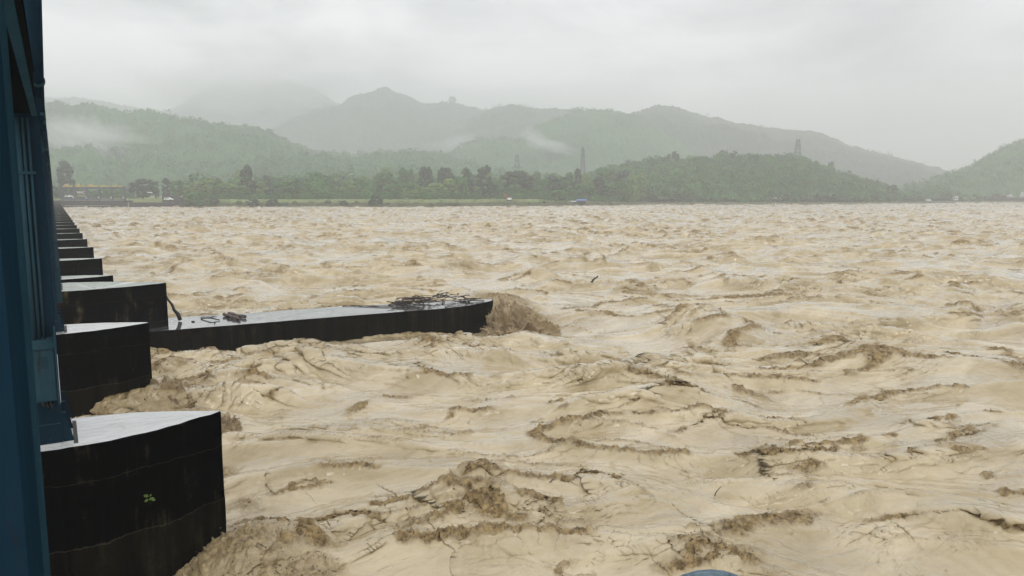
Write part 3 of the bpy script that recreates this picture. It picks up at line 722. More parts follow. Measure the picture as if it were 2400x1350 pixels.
# debris drifting in the river
def drift(px, py, dz, ln, tilt, label, seed, r0=.06):
    d = CZ/math.tan(PITCH + math.atan((py-675)/FPX)); x, y_ = gp(px, d)
    i = np.argmin((WV[:, :, 0]-x)**2 + (WV[:, :, 1]-y_)**2); z = WV.reshape(-1, 3)[i, 2]
    p = Vector((x, y_, z+dz-.05)); q = p + Vector((E1[0]*ln*math.cos(tilt), E1[1]*ln*math.cos(tilt), ln*math.sin(tilt)))
    stick(p, q, r0, r0*.4, M['wood'], label, name='driftwood', seed=seed, bend=.1, fork=ln > .6, cat='driftwood')
drift(1388, 680, 0, .8, .7, 'dark fin of driftwood poking out of the water right of the divide wall', 301, .10)
drift(1090, 860, 0, .45, -.5, 'pale stick floating below the splash at the wall end', 302, .03)
drift(1700, 1165, 0, .35, 1.1, 'thin twig sticking up from the smooth water right of centre', 303, .015)
drift(2215, 918, 0, .5, .1, 'black piece of driftwood at the right side of the river', 304, .05)
drift(1292, 1158, 0, .16, .9, 'tiny dark twig tip in the water left of the foaming ridge', 305, .02)
drift(1735, 580, 0, 1.6, .1, 'far dark log drifting in mid river', 306, .16)
drift(2380, 690, 0, 1.2, .1, 'dark log drifting near the right edge', 307, .12)

# ------------------------------------------------------------------ far bank ground
WL = [(-400, 458), (430, 458), (1000, 458), (1270, 490), (1400, 520), (1500, 555), (1620, 575), (2000, 600), (2150, 640), (2290, 690), (2300, 740), (2400, 765), (3100, 800)]
def wl(px): return np.interp(px, [a[0] for a in WL], [a[1] for a in WL])
def bank_rise(px, o):     # height over the water at o metres behind the waterline
    top = np.interp(px, [0, 425, 480, 1270, 1420, 1500, 2600], [4.4, 4.4, 4.7, 4.6, 3.0, 2.2, 1.2])
    return np.interp(o, [-30, -3, 0, 6, 11, 60, 400, 9000], [-6, -1.2, -.1, .62, 1.0, 1.12, 1.8, 4.0])*top
def build_ground():
    px = np.arange(-900, 3400, 8.); of = np.concatenate([[-30, -10, -3, 0, 1.5, 3, 4.5, 6, 8, 10, 12, 15, 20, 26, 34, 44], np.geomspace(56, 6500, 42)])
    PX, O = np.meshgrid(px, of); D = wl(PX) + O
    t_ = D; x = (PX-1200)/FPX*cp
    X = E1[0]*x*t_ + E2[0]*t_; Y = E1[1]*x*t_ + E2[1]*t_
    Z = bank_rise(PX, O) + fbm(X/9, Y/9, 5, 3)*.35*sstep(0, 8, O)
    V = np.stack([X, Y, Z], -1).reshape(-1, 3); na = len(px)
    i = np.arange(na*(len(of)-1)).reshape(len(of)-1, na)[:, :-1].ravel()
    o = fastmesh('ground', V, np.stack([i, i+1, i+na+1, i+na], 1), M['ground']); tag(o, kind='structure')
build_ground()
def gz(px, o): return float(bank_rise(np.array(float(px)), np.array(float(o))))

# ------------------------------------------------------------------ wooded hills
def worley(x, y, seed):
    ix = np.floor(x).astype(np.int64); iy = np.floor(y).astype(np.int64); best = np.full(x.shape, 9., np.float32)
    for dx in (-1, 0, 1):
        for dy in (-1, 0, 1):
            k = _h(ix+dx, iy+dy, seed); px = ix+dx+.15+.7*(k & 255)/255.; py = iy+dy+.15+.7*((k >> 8) & 255)/255.
            best = np.minimum(best, ((px-x)**2 + (py-y)**2).astype(np.float32))
    return np.sqrt(best)
HILLS = []
def hill(prof, ridge, foot, mat, tree=7., seed=1, step=1.6, ncol=None, rows=150, power=.8, gul=.05, sink=1.6, nm='hill'):
    ps = np.array(prof, float); px = np.arange(ps[0, 0], ps[-1, 0], step)
    top = np.interp(px, ps[:, 0], ps[:, 1]); k = np.hanning(15); k /= k.sum()
    tp = np.convolve(np.pad(top, 7, 'edge'), k, 'valid')
    y = (675-tp)/FPX; Hr = CZ + (-sp+y*cp)/(cp+y*sp)*ridge       # ridge height above water
    t = np.concatenate([np.linspace(0, 1, rows), 1+np.linspace(.02, .6, 14)])
    PX, T = np.meshgrid(px, t); H = np.broadcast_to(Hr - tree*sink, PX.shape)
    ft = np.interp(px, *zip(*foot)) if isinstance(foot, list) else np.full(px.shape, float(foot))
    D = ft[None, :] + (ridge-ft[None, :])*T
    x = (PX-1200)/FPX*cp; X = (E1[0]*x + E2[0])*D; Y = (E1[1]*x + E2[1])*D
    shape = np.where(T <= 1, np.sin(np.clip(T, 0, 1)*np.pi/2)**power, 1-(T-1)*1.3)
    sc0 = (ridge-300)/1000.
    g1 = fbm(X/(150*max(sc0, .4)), Y/(150*max(sc0, .4)), seed, 4)
    env = np.sin(np.clip(T, 0, 1)*np.pi)*(T <= 1)
    Z = H*shape + H*gul*g1*env*3
    can = (1-worley(X/tree, Y/tree, seed+5)*1.15).clip(0, 1)**.6
    big = (1-worley(X/(tree*2.3), Y/(tree*2.3), seed+6)*1.2).clip(0, 1)**.6
    Z = Z + tree*(.95*can + .75*big*sstep(-.1, .4, fbm(X/60, Y/60, seed+8, 2)) + .25*fbm(X/(tree*.3), Y/(tree*.3), seed+9, 2))
    V = np.stack([X, Y, Z], -1).reshape(-1, 3); na = len(px)
    i = np.arange(na*(len(t)-1)).reshape(len(t)-1, na)[:, :-1].ravel()
    o = fastmesh(nm, V, np.stack([i, i+1, i+na+1, i+na], 1), mat, smooth=True); tag(o, kind='structure')
    HILLS.append(dict(px=px, Hr=Hr, ridge=ridge, ft=ft, tree=tree, power=power, X=X, Y=Y, Z=Z, T=T))
    return HILLS[-1]
H1 = hill([(1240,456),(1290,446),(1350,420),(1400,398),(1450,392),(1520,380),(1570,374),(1620,374),(1700,368),(1800,372),(1870,370),(1900,380),(1950,397),(2000,411),(2050,430),(2100,450),(2130,463),(2165,477)], 790, [(1240,640),(1500,590),(2000,625),(2165,700)], M['canopy'], 7, 101, step=1.3, rows=190, power=.75)
H1b = hill([(2040,470),(2100,450),(2150,442),(2200,440),(2250,446),(2285,465),(2300,474)], 850, [(2040,700),(2300,760)], M['canopy'], 7, 111, rows=60)
H2 = hill([(2020,476),(2080,450),(2150,430),(2200,410),(2250,395),(2300,366),(2350,342),(2400,326),(2500,290),(2700,230),(3000,180)], 1200, 790, M['canopy'], 8, 121, step=1.6, rows=170)
H7 = hill([(-300,240),(60,244),(110,248),(150,254),(250,274),(320,280),(400,287),(480,295),(560,305),(620,313),(680,330),(740,348),(830,356),(900,350),(1000,355),(1080,366),(1200,385),(1330,410),(1450,430)], 1450, 760, M['canopy'], 11, 131, sink=2.0, step=1.6, rows=230, power=1.0, gul=.07)
H4b = hill([(1000,400),(1060,350),(1110,328),(1160,322),(1230,335),(1320,370),(1420,400)], 1500, 1150, M['canopy'], 9, 141, rows=90)
H4 = hill([(1150,380),(1220,330),(1260,306),(1300,290),(1340,273),(1380,265),(1430,269),(1480,279),(1530,304),(1580,328),(1640,354),(1720,380),(1800,410)], 1650, 1250, M['canopy'], 10, 151, sink=.7, rows=110)
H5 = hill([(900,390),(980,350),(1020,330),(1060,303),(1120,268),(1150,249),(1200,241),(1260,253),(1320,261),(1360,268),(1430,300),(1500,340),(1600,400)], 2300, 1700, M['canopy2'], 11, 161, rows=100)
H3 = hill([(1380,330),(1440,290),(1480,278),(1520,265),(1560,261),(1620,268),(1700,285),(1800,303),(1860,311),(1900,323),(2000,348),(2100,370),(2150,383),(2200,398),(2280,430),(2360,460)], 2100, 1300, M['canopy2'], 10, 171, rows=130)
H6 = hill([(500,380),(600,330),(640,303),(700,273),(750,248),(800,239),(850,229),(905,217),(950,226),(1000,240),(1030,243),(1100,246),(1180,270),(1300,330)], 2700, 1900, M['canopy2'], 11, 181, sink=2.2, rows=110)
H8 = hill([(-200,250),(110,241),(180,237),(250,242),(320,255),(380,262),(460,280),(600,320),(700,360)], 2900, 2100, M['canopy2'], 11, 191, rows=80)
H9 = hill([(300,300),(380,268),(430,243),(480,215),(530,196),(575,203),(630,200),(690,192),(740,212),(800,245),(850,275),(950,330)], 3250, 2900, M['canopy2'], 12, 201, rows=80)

# ------------------------------------------------------------------ trees
def leaf_cloud(g, cents, rads, n, size):
    k = g.integers(0, len(cents), n); d = g.normal(size=(n, 3)); d /= np.linalg.norm(d, axis=1)[:, None]
    d[:, 2] = np.where(d[:, 2] < -.35, -d[:, 2], d[:, 2])
    c = cents[k] + d*rads[k][:, None]*g.uniform(.72, 1.06, (n, 1))*[1, 1, .8]
    u = np.cross(d, g.normal(size=(n, 3))); u /= np.linalg.norm(u, axis=1)[:, None]+1e-6; v = np.cross(d, u)
    v = v*.8 + d*g.uniform(-.5, .5, (n, 1))
    s = g.uniform(.6, 1.3, (n, 1))*size
    V = np.stack([c-u*s-v*s*.6, c+u*s-v*s*.5, c+u*s*.7+v*s*.7, c-u*s*.8+v*s*.6], 1).reshape(-1, 3)
    F = np.arange(4*n).reshape(n, 4); return V, F
def blobs(g, cents, rads):
    VV = []; FF = []; b = 0
    base = OCT; 
    # twice-subdivided octahedron core for each lobe so little light passes straight through
    V = [Vector(p) for p in OCT]; F = [tuple(f) for f in OCF]
    for _ in range(1):
        cache = {}; NF = []
        def mid(a, b_):
            key = (min(a, b_), max(a, b_))
            if key not in cache: cache[key] = len(V); V.append(((V[a]+V[b_])/2).normalized())
            return cache[key]
        for (a, b_, c) in F:
            x, y, z = mid(a, b_), mid(b_, c), mid(c, a); NF += [(a, x, z), (x, b_, y), (z, y, c), (x, y, z)]
        F = NF
    V = np.array([tuple(v) for v in V]); F = np.array(F)
    for c, r in zip(cents, rads):
        n_ = 1+.16*g.normal(size=(len(V), 1)); VV.append(V*n_*r*.8*[1, 1, .8]+c); FF.append(F+b); b += len(V)
    return np.concatenate(VV), np.concatenate(FF)
def crown_template(seed, kind):
    """unit tree, height 1"""
    g = np.random.default_rng(seed)
    if kind == 'cone':    # broad layered tree
        n = 60; z = g.uniform(.10, .95, n); R_ = .42*(1.0-z)**.7+.04
    elif kind == 'tall':
        n = 46; z = g.uniform(.10, .93, n); R_ = .22*np.sin(np.pi*(z*.8+.15))+.03
    elif kind == 'bush':
        n = 55; z = g.uniform(.04, .82, n); R_ = .62*np.sqrt(np.clip(1-(z/.9)**2, 0, 1))
    else:
        n = 60; z = g.uniform(.12, .92, n); R_ = .37*np.sqrt(np.clip(1-((z-.52)/.46)**2, .02, 1))
    th = g.uniform(0, 2*np.pi, n); rr_ = R_*g.uniform(.3, 1, n)**.6*g.choice([1, 1, 1, 1.18], n)
    c = np.stack([rr_*np.cos(th), rr_*np.sin(th), z], 1); rad_ = g.uniform(.075, .135, n)*(1.3 if kind == 'bush' else 1)
    return c, rad_
TPL = {}
for kind, cnt in (('cone', 3), ('tall', 3), ('bush', 3), ('round', 5)):
    for k in range(cnt): TPL[(kind, k)] = crown_template(500+k*7+len(kind)*31, kind)
LM = ['leaf0', 'leaf1', 'leaf2']
tree_me = {}
def tree_meshes(kind, k, lm):
    key = (kind, k, lm)
    if key in tree_me: return tree_me[key]
    c, r_ = TPL[(kind, k)]; g = np.random.default_rng(900+k)
    V1, F1 = leaf_cloud(g, c, r_, 2200, .017)
    V2, F2 = blobs(g, c, r_)
    me = bpy.data.meshes.new('crown')
    VV = np.concatenate([V1, V2]); FF = [tuple(f) for f in F1] + [tuple(f) for f in (F2+len(V1))]
    me.from_pydata(VV.tolist(), [], [tuple(int(i) for i in f) for f in FF]); me.materials.append(M[LM[lm]]); me.update()
    mb = MB(); th = .018 if kind != 'bush' else .012
    mb.tube([(0, 0, -.03), (.006, .004, .15), (-.005, .01, .35), (.004, 0, .62)], [th*1.35, th, th*.75, th*.35], 7)
    for j in range(5):
        i = j*4 % len(c); zc = .16+.08*j; mb.tube([(0, 0, zc), tuple(np.array((0, 0, zc))*.4+c[i]*.6), tuple(c[i])], [th*.5, th*.35, th*.15], 5)
    mt = bpy.data.meshes.new('trunk'); mt.from_pydata(mb.V, [], mb.F); mt.materials.append(M['bark']); mt.update()
    tree_me[key] = (me, mt); return me, mt
def tree(px, d, h, kind, k, lm, label, group=None, wide=1.0, zb=None, name='tree', cat='tree'):
    me, mt = tree_meshes(kind, k, lm); x, y_ = gp(px, d)
    z = zb if zb is not None else gz(px, d-float(wl(px)))-.15
    r = empty(name, (x, y_, z), rnd.uniform(0, 6.28)); r.scale = (h*wide, h*wide, h)
    a = bpy.data.objects.new('crown', me); b_ = bpy.data.objects.new('trunk', mt)
    for o in (a, b_): C.objects.link(o); o.parent = r
    tag(r, label, cat, group); return r
def tree_top(px, py_top, d, kind, k, lm, label, group=None, wpx=None, name='tree', cat='tree'):
    zb = gz(px, d-float(wl(px)))-.15; h = zat(py_top, d)-zb
    wide = 1.0
    if wpx:
        nat = {'cone': .95, 'tall': .56, 'bush': 1.35, 'round': .85}[kind]
        wide = min(1.5, (wpx/FPX*d)/(h*nat))
    return tree(px, d, h, kind, k, lm, label, group, wide, zb, name, cat)
tree_top(155, 378, 545, 'cone', 0, 0, 'broad dark tree rising behind the left end of the far gate frame', wpx=60)
tree_top(580, 386, 520, 'cone', 2, 0, 'tall dark tree standing alone above the far treeline left of centre', wpx=50)
tree_top(335, 417, 520, 'round', 1, 0, 'rounded dark tree right of the far gate frame', wpx=72)
tree_top(390, 417, 515, 'tall', 0, 0, 'narrow dark tree behind the white pickup', wpx=20)
tree_top(415, 421, 517, 'round', 2, 1, 'paler round tree next to the narrow dark one', wpx=36)
tree_top(368, 424, 530, 'tall', 1, 1, 'thin bare-stemmed tree between the rounded and the narrow tree', wpx=12)
tree_top(998, 386, 560, 'round', 3, 0, 'dark tall tree, leftmost of the cluster above the centre of the bank', wpx=38)
tree_top(1044, 392, 565, 'round', 4, 0, 'dark spreading tree, second of the cluster above the centre of the bank', wpx=44)
tree_top(1095, 396, 555, 'cone', 1, 0, 'dark ragged tree in the middle of the treeline cluster', wpx=36)
tree_top(1135, 385, 560, 'round', 0, 0, 'tall dark rounded tree just left of the lattice mast in the treeline', wpx=40)
tree_top(1215, 397, 545, 'round', 1, 0, 'very broad dark tree under the lattice mast', wpx=80)
tree_top(1305, 462-52, 560, 'round', 2, 0, 'dark round tree right of the lattice mast', wpx=62)
tree_top(1345, 424, 575, 'tall', 2, 0, 'dark narrow tree above the blue roofed hut', wpx=26)
tree_top(1308, 443, 512, 'bush', 0, 1, 'pale leafy tree at the water edge left of the blue roofed hut', wpx=70)
tree_top(1400, 460, 545, 'bush', 1, 0, 'dark bush right of the blue roofed hut', wpx=38)
tree_top(965, 443, 492, 'bush', 2, 2, 'bright lime green tree at the back of the grass bank', wpx=46)
tree_top(905, 400, 560, 'round', 3, 1, 'tall pale tree behind the middle of the grass bank', wpx=48)
tree_top(945, 393, 580, 'tall', 0, 1, 'slender pale tree left of the dark cluster', wpx=26)
tree_top(2090, 433, 690, 'round', 4, 0, 'dark tree at the water edge where the near hill ends', wpx=28)
tree_top(1570, 352, 740, 'round', 0, 0, 'big dark tree on the crest at the left of the near hill', wpx=50)
tree_top(2005-60, 374, 790, 'round', 1, 0, 'lone rounded tree sticking out of the near hill skyline', wpx=22)
# bank trees and bushes, front row
for bi, (px, pt, w_, lm) in enumerate(sorted([(460,446,58,1),(435,458,30,0),(500,462,40,0),(592,463,52,0),(640,465,50,0),(560,469,40,1),(690,470,40,1),(768,468,30,0),(805,468,34,0),(835,470,30,1),(880,455,36,0),(720,474,36,1),(910,474,40,1),(960,476,40,1),(1010,476,30,0),(1060,478,40,1),(1140,478,46,1),(1190,474,44,1),(1240,472,44,1),(1275,470,30,0),(1340,474,28,1),(1430,474,26,1)])):
    tree_top(px, pt, float(wl(px))+3.5+rnd.random()*3, 'bush', rnd.randrange(3), lm, '%s leafy bush on the far water edge, %s along from the left' % (['dark', 'light'][lm], nth(bi)), 'bushes along the far bank', wpx=w_, name='bush', cat='bush')
hue = ['dark', 'green', 'pale green']; shp = {'round': 'rounded', 'bush': 'low spreading', 'cone': 'tapering', 'tall': 'slender'}
for row, (x0, x1, o0, o1, lift, stepf, where) in enumerate(((440, 1500, 38, 62, 0, .5, 'front row of the far treeline'), (560, 1480, 95, 170, 26, .8, 'second row of the far treeline'))):
    px = x0; i = 0
    while px < x1:
        pt = np.interp(px, [440, 500, 560, 620, 700, 800, 900, 1000, 1100, 1200, 1300, 1400, 1500], [438, 426, 432, 430, 432, 442, 434, 430, 426, 430, 440, 430, 412]) - lift + rnd.uniform(-15, 11)
        d = float(wl(px)) + rnd.uniform(o0, o1)*(1 if px < 1270 else .6)
        w_ = rnd.uniform(32, 62); kd = rnd.choice(['round', 'round', 'bush', 'cone', 'tall']); k_ = rnd.randrange(3); lm = rnd.choice([0, 1, 1, 2, 2])
        if kd == 'tall': w_ *= .6
        tree_top(px, float(pt), d, kd, k_, lm, '%s %s tree, %s along in the %s' % (hue[lm], shp[kd], nth(i), where), 'trees in the '+where, wpx=w_)
        px += w_*rnd.uniform(.42, .62)*stepf*2; i += 1
for px in range(130, 320, 16):
    tree_top(px, 440+rnd.uniform(-6, 6), 560, 'bush', rnd.randrange(3), 1, 'low green tree behind the far gate frame, %s from the left' % nth((px-130)//16), 'trees behind the far gate frame', wpx=36)
# woodland massed behind the front row and over the hills: too many to count
def forest(name, pts, label, mat, seed, nleaf=110):
    g = np.random.default_rng(seed); VV = []; FF = []; b = 0; TT = []
    keys = [k for k in TPL if k[0] in ('round', 'cone')]
    base = []
    for k in keys:
        c, r_ = TPL[k]; V1, F1 = leaf_cloud(g, c, r_*1.25, nleaf, .055); base.append((V1, F1))
    for (x, y_, z, h, w_) in pts:
        V1, F1 = base[g.integers(len(base))]; TT.append(np.full(len(V1), np.clip(g.normal(.5, .25), 0, 1))); th = g.uniform(0, 6.28); c_, s_ = math.cos(th), math.sin(th)
        V = V1*[h*w_, h*w_, h]; V = np.stack([V[:, 0]*c_-V[:, 1]*s_+x, V[:, 0]*s_+V[:, 1]*c_+y_, V[:, 2]+z], 1)
        VV.append(V); FF.append(F1+b); b += len(V1)
    o = fastmesh(name, np.concatenate(VV), np.concatenate(FF), M['wood_mix'], smooth=False, attrs={'tint': np.concatenate(TT)}); tag(o, label, 'woodland', kind='stuff')
def scatter_hill(H, n, hmin, hmax, seed, tmin=0, tmax=1.03, pxr=None):
    g = np.random.default_rng(seed); T = H['T']; sel = np.argwhere((T >= tmin) & (T <= tmax) & ((H['px'][None, :] >= pxr[0]) & (H['px'][None, :] <= pxr[1]) if pxr else True))
    k = sel[g.integers(0, len(sel), n)]; x = H['X'][k[:, 0], k[:, 1]]; y_ = H['Y'][k[:, 0], k[:, 1]]; z = H['Z'][k[:, 0], k[:, 1]]
    h = g.uniform(hmin, hmax, n); return [(x[i], y_[i], z[i]-h[i]*.68, h[i], g.uniform(.75, 1.2)) for i in range(n)]
g = np.random.default_rng(77); pts = []
for k in range(900):
    px = g.uniform(430, 1500); d = float(wl(px))+g.uniform(55, 230); x, y_ = gp(px, d); h = g.uniform(8, 15)
    
    q_ = perlin(np.array([px/55.]), np.array([d/60.]), 66)[0]; h *= .85+.75*q_
    if q_ > -.32: pts.append((x, y_, gz(px, d-float(wl(px)))-h*.12+(d-float(wl(px))-60)*.035, h, g.uniform(.9, 1.4)))
forest('woodland', pts, 'dense mixed woodland on the flat land behind the far bank', M['leaf1'], 1, 150)
forest('woodland', scatter_hill(H1, 2300, 8, 17, 2), 'dense woodland covering the nearest wooded hill', M['leaf1'], 2, 150)
forest('woodland', scatter_hill(H1b, 260, 8, 13, 3), 'woodland on the low spit at the foot of the right hills', M['leaf0'], 3, 120)
forest('woodland', scatter_hill(H7, 3400, 11, 24, 4, 0, 1.03), 'woodland over the long left hillside', M['canopy'], 4, 90)
forest('woodland', scatter_hill(H7, 260, 16, 30, 41, .955, 1.01), 'tall crest trees along the long left hillside', M['canopy'], 41, 90)
forest('woodland', scatter_hill(H1, 110, 15, 25, 42, .93, 1.01), 'tall crest trees along the nearest wooded hill', M['canopy'], 42, 130)
forest('woodland', scatter_hill(H2, 1300, 11, 21, 5, .1), 'woodland over the steep hill at the right edge', M['canopy'], 5, 80)
for i, (H, n) in enumerate(((H4, 260), (H5, 150), (H3, 420), (H6, 170), (H4b, 120), (H8, 90))):
    forest('woodland', scatter_hill(H, n, 16, 34, 20+i, .95, 1.02), ['crest trees along the dome-shaped middle hill', 'crest trees along the ridge behind the dome-shaped hill', 'crest trees along the long ridge sloping down to the right', 'crest trees along the highest hazy hill', 'crest trees on the small hill below the drifting mist', 'crest trees on the pale ridge at far left'][i], M['canopy2'], 20+i, 60)
g = np.random.default_rng(78); pts = []
for k in range(420):
    px = g.uniform(430, 1500); o_ = g.uniform(26, 44) if px < 1270 else g.uniform(10, 26); d = float(wl(px))+o_; x, y_ = gp(px, d); pts.append((x, y_, gz(px, o_)-.6, g.uniform(2.5, 5.5), g.uniform(1.0, 1.7)))
forest('undergrowth', pts, 'tangled undergrowth filling the foot of the far treeline', M['leaf1'], 51, 110)
pts = []
for k in range(520):
    px = g.uniform(428, 1500); o_ = g.uniform(.5, 8.5) if g.random() < .8 else g.uniform(9, 22); d = float(wl(px))+o_; x, y_ = gp(px, d); h = g.uniform(.8, 2.0)*(1 if o_ < 9 else .5)
    if perlin(np.array([px/38.]), np.array([o_/9.]), 9)[0] > -.12: pts.append((x, y_, gz(px, o_)-.4, h, g.uniform(1.2, 2.4)))
forest('scrub', pts, 'low scrub covering the face of the far river bank', M['leaf1'], 52, 60)
x, y_ = gp(1063, 2700)
tree(1063, 2700, zat(223, 2700)-zat(246, 2700), 'round', 2, 0, 'lone round tree standing out on the crest of the highest hazy hill', zb=zat(246, 2700)-4)

# ------------------------------------------------------------------ lattice masts
def mast(px, ptop, pbot, d, wpx, label, arms):
    x, y_ = gp(px, d); zt, zb = zat(ptop, d), zat(pbot, d)-8; H = zt-zb; w_ = wpx/FPX*d/2
    r = empty('lattice_mast', (x, y_, zb), -YAW); tag(r, label, 'mast', 'power line masts')
    mb = MB(); n = 8; th = .22*d/800
    def hw(z): return w_*(1-.75*(z/H)**1.2)
    cor = [(-1,-1),(1,-1),(1,1),(-1,1)]
    for i in range(n):
        z0, z1 = H*i/n, H*(i+1)/n; a, b_ = hw(z0), hw(z1)
        for j in range(4):
            c, e = cor[j], cor[(j+1) % 4]
            mb.bar((c[0]*a, c[1]*a, z0), (c[0]*b_, c[1]*b_, z1), th)
            mb.bar((c[0]*a, c[1]*a, z0), (e[0]*b_, e[1]*b_, z1), th*.6); mb.bar((e[0]*a, e[1]*a, z0), (c[0]*b_, c[1]*b_, z1), th*.6)
            mb.bar((c[0]*b_, c[1]*b_, z1), (e[0]*b_, e[1]*b_, z1), th*.6)
    mb.build('tower_frame', M['grey'], r)
    for (fz, l) in arms:
        z = H*fz; l = l/FPX*d
        mb = MB(); mb.bar((-l, 0, z), (l, 0, z), th*.9); mb.bar((-l, 0, z), (0, 0, z+l*.35), th*.6); mb.bar((l, 0, z), (0, 0, z+l*.35), th*.6)
        mb.build('cross_arm', M['grey'], r)
        for s in (-1, 1):
            MB().bar((s*l, 0, z), (s*l, 0, z-H*.06), th*1.1).build('insulator', M['grey'], r)
mast(1865, 327, 392, 800, 20, 'lattice power mast with double arms on the crest of the near hill', [(.82, 6), (.62, 7)])
mast(1365, 345, 388, 760, 10, 'tall thin lattice mast in front of the drifting mist, centre', [(.9, 4), (.7, 4)])
mast(1212, 364, 440, 640, 22, 'lattice mast with one wide arm rising from the broad dark tree', [(.72, 11)])
mast(281, 358, 440, 900, 12, 'faint lattice mast on the hazy left hillside', [(.85, 5), (.7, 5)])

# ------------------------------------------------------------------ far gate frame (canal head works)
D0 = 452.
def lfr(px, d=D0):
    x, y_ = gp(px, d); return x, y_
fx, fy = lfr(217); U = D0/FPX*1.008      # metres per photo pixel at that distance
zw = zat(470, D0)
r = empty('gate_frame', (fx, fy, zw), -YAW); tag(r, 'grey steel gate frame with yellow hoists on the far bank at left', 'gate frame')
cols_ = [-72, -43, -14, 15, 44, 72]
Hf = 27*U
for c in cols_:
    for s, yy in ((-1, 0), (1, 1.6)):
        MB().box(c*U-.36, c*U+.36, yy-.2, yy+.2, 0, Hf).build('post', M['grey'], r)
for yy in (0, 1.6): MB().box(-74*U, 74*U, yy-.25, yy+.25, Hf+.01, Hf+.85).build('top_beam', M['grey'], r)
MB().box(-75*U, 75*U, -.6, 2.2, Hf+.86, Hf+1.02).build('deck', M['grey'], r)
MB().bar((73*U, 0, Hf), (87*U, 0, 3.2), .14).build('stair', M['grey'], r); MB().bar((84*U, 0, 0), (84*U, 0, 3.4), .2).build('stair_post', M['grey'], r)
MB().bar((-76*U, 0, Hf+.5), (-96*U, 0, Hf+.5), .1).build('rail_beam', M['grey'], r); MB().bar((-76*U, 0, Hf), (-96*U, 0, 2.0), .08).build('brace', M['grey'], r)
MB().bar((-96*U, 0, Hf*.6), (-84*U, 0, 0), .08).build('brace', M['grey'], r)
for i in range(5):
    a, b_ = cols_[i]*U, cols_[i+1]*U
    MB().box(a+.5, b_-.5, -.15, .15, .05, .35).build('sill_beam', M['ledge'], r)
    if i < 2 or i > 1: MB().box(a+.3, b_-.3, .5, .7, .36, .36+(1.6 if i < 3 else .7)).build('gate_leaf', M['grey'], r)
for c in cols_[1:]: MB().tube([(c*U-.1, -.5, 1.3), (c*U-.1, -.5, 2.3)], .32, 10).build('lamp_housing', M['tin'], r)
for i, c in enumerate((-61, -32, -3, 26, 55)):
    q = empty('winch_hoist', (0, 0, 0))
    px_ = 217+c; hx_, hy_ = lfr(px_+1, D0+.5); q.location = (hx_, hy_, zw+Hf+1.03); q.rotation_euler = (0, 0, -YAW)
    tag(q, 'yellow gate hoist on the far steel frame, %s from the left' % ['first', 'second', 'third', 'fourth', 'fifth'][i], 'hoist', 'yellow gate hoists')
    w2 = [1.0, 1.0, 1.35, .65, .55][i]
    MB().box(-2.1, 2.4, -.5, .5, 0, .28).build('base_frame', M['yellow'], q)
    MB().box(-1.0*w2, 1.0*w2, -.45, .45, .29, .29+(1.3 if i < 3 else .8)).build('gearbox', M['yellow'], q)
    MB().box(-.9*w2, .9*w2, -.5, .5, .3+(1.3 if i < 3 else .8), .45+(1.3 if i < 3 else .8)).build('cover', M['cream'], q)
    mb = MB(); mb.tube([(-2.0, 0, .5), (-1.1*w2-.1, 0, .5)], .33, 10); mb.build('drum', M['yellow'], q)
    MB().box(2.6, 3.6, -.4, .4, 0, 1.15).build('motor_housing', M['yellow'], q)
    MB().tube([(2.05, 0, .3), (2.05, 0, .85)], .25, 8).build('motor', M['cream'], q)
# bank wall under it and along to the right
wx_, wy_ = lfr(277); r = empty('bank_wall', (wx_, wy_, 0), -YAW); tag(r, 'long dark retaining wall along the far bank below the gate frame', 'wall')
MB().box(-160*U, 16*U, -.4, 9, -4, zw).build('wall_body', M['fwall'], r)
zr = zat(474.5, D0); MB().box(16*U+.01, 148*U, -.3, .8, -4, zr).build('wall_body', M['fwall'], r)
MB().box(-124*U, -18*U, -.75, -.41, .95+.2, 1.35+.2).build('ledge', M['ledge'], r)
for c in cols_: MB().box((c-60)*U-.7, (c-60)*U+.7, -.7, -.405, -3, zw-.15).build('buttress', M['fwall'], r)
MB().box(23*U-.25, 23*U+.25, -.55, -.31, -1, zr+.1).build('gauge_strip', M['ledge'], r)
MB().box(128*U, 148*U, -.3, .8, zr+.001, zat(464.5, D0)).build('wall_body', M['fwall'], r)
MB().hexa([(76*U,14,zr-1),(146*U,14,zr-1),(146*U,15,zr-1),(76*U,15,zr-1),(76*U,14,zat(454,D0+20)),(126*U,14,zat(463,D0+20)),(126*U,15,zat(463,D0+20)),(76*U,15,zat(454,D0+20))]).build('wing_wall', M['fwall'], r)
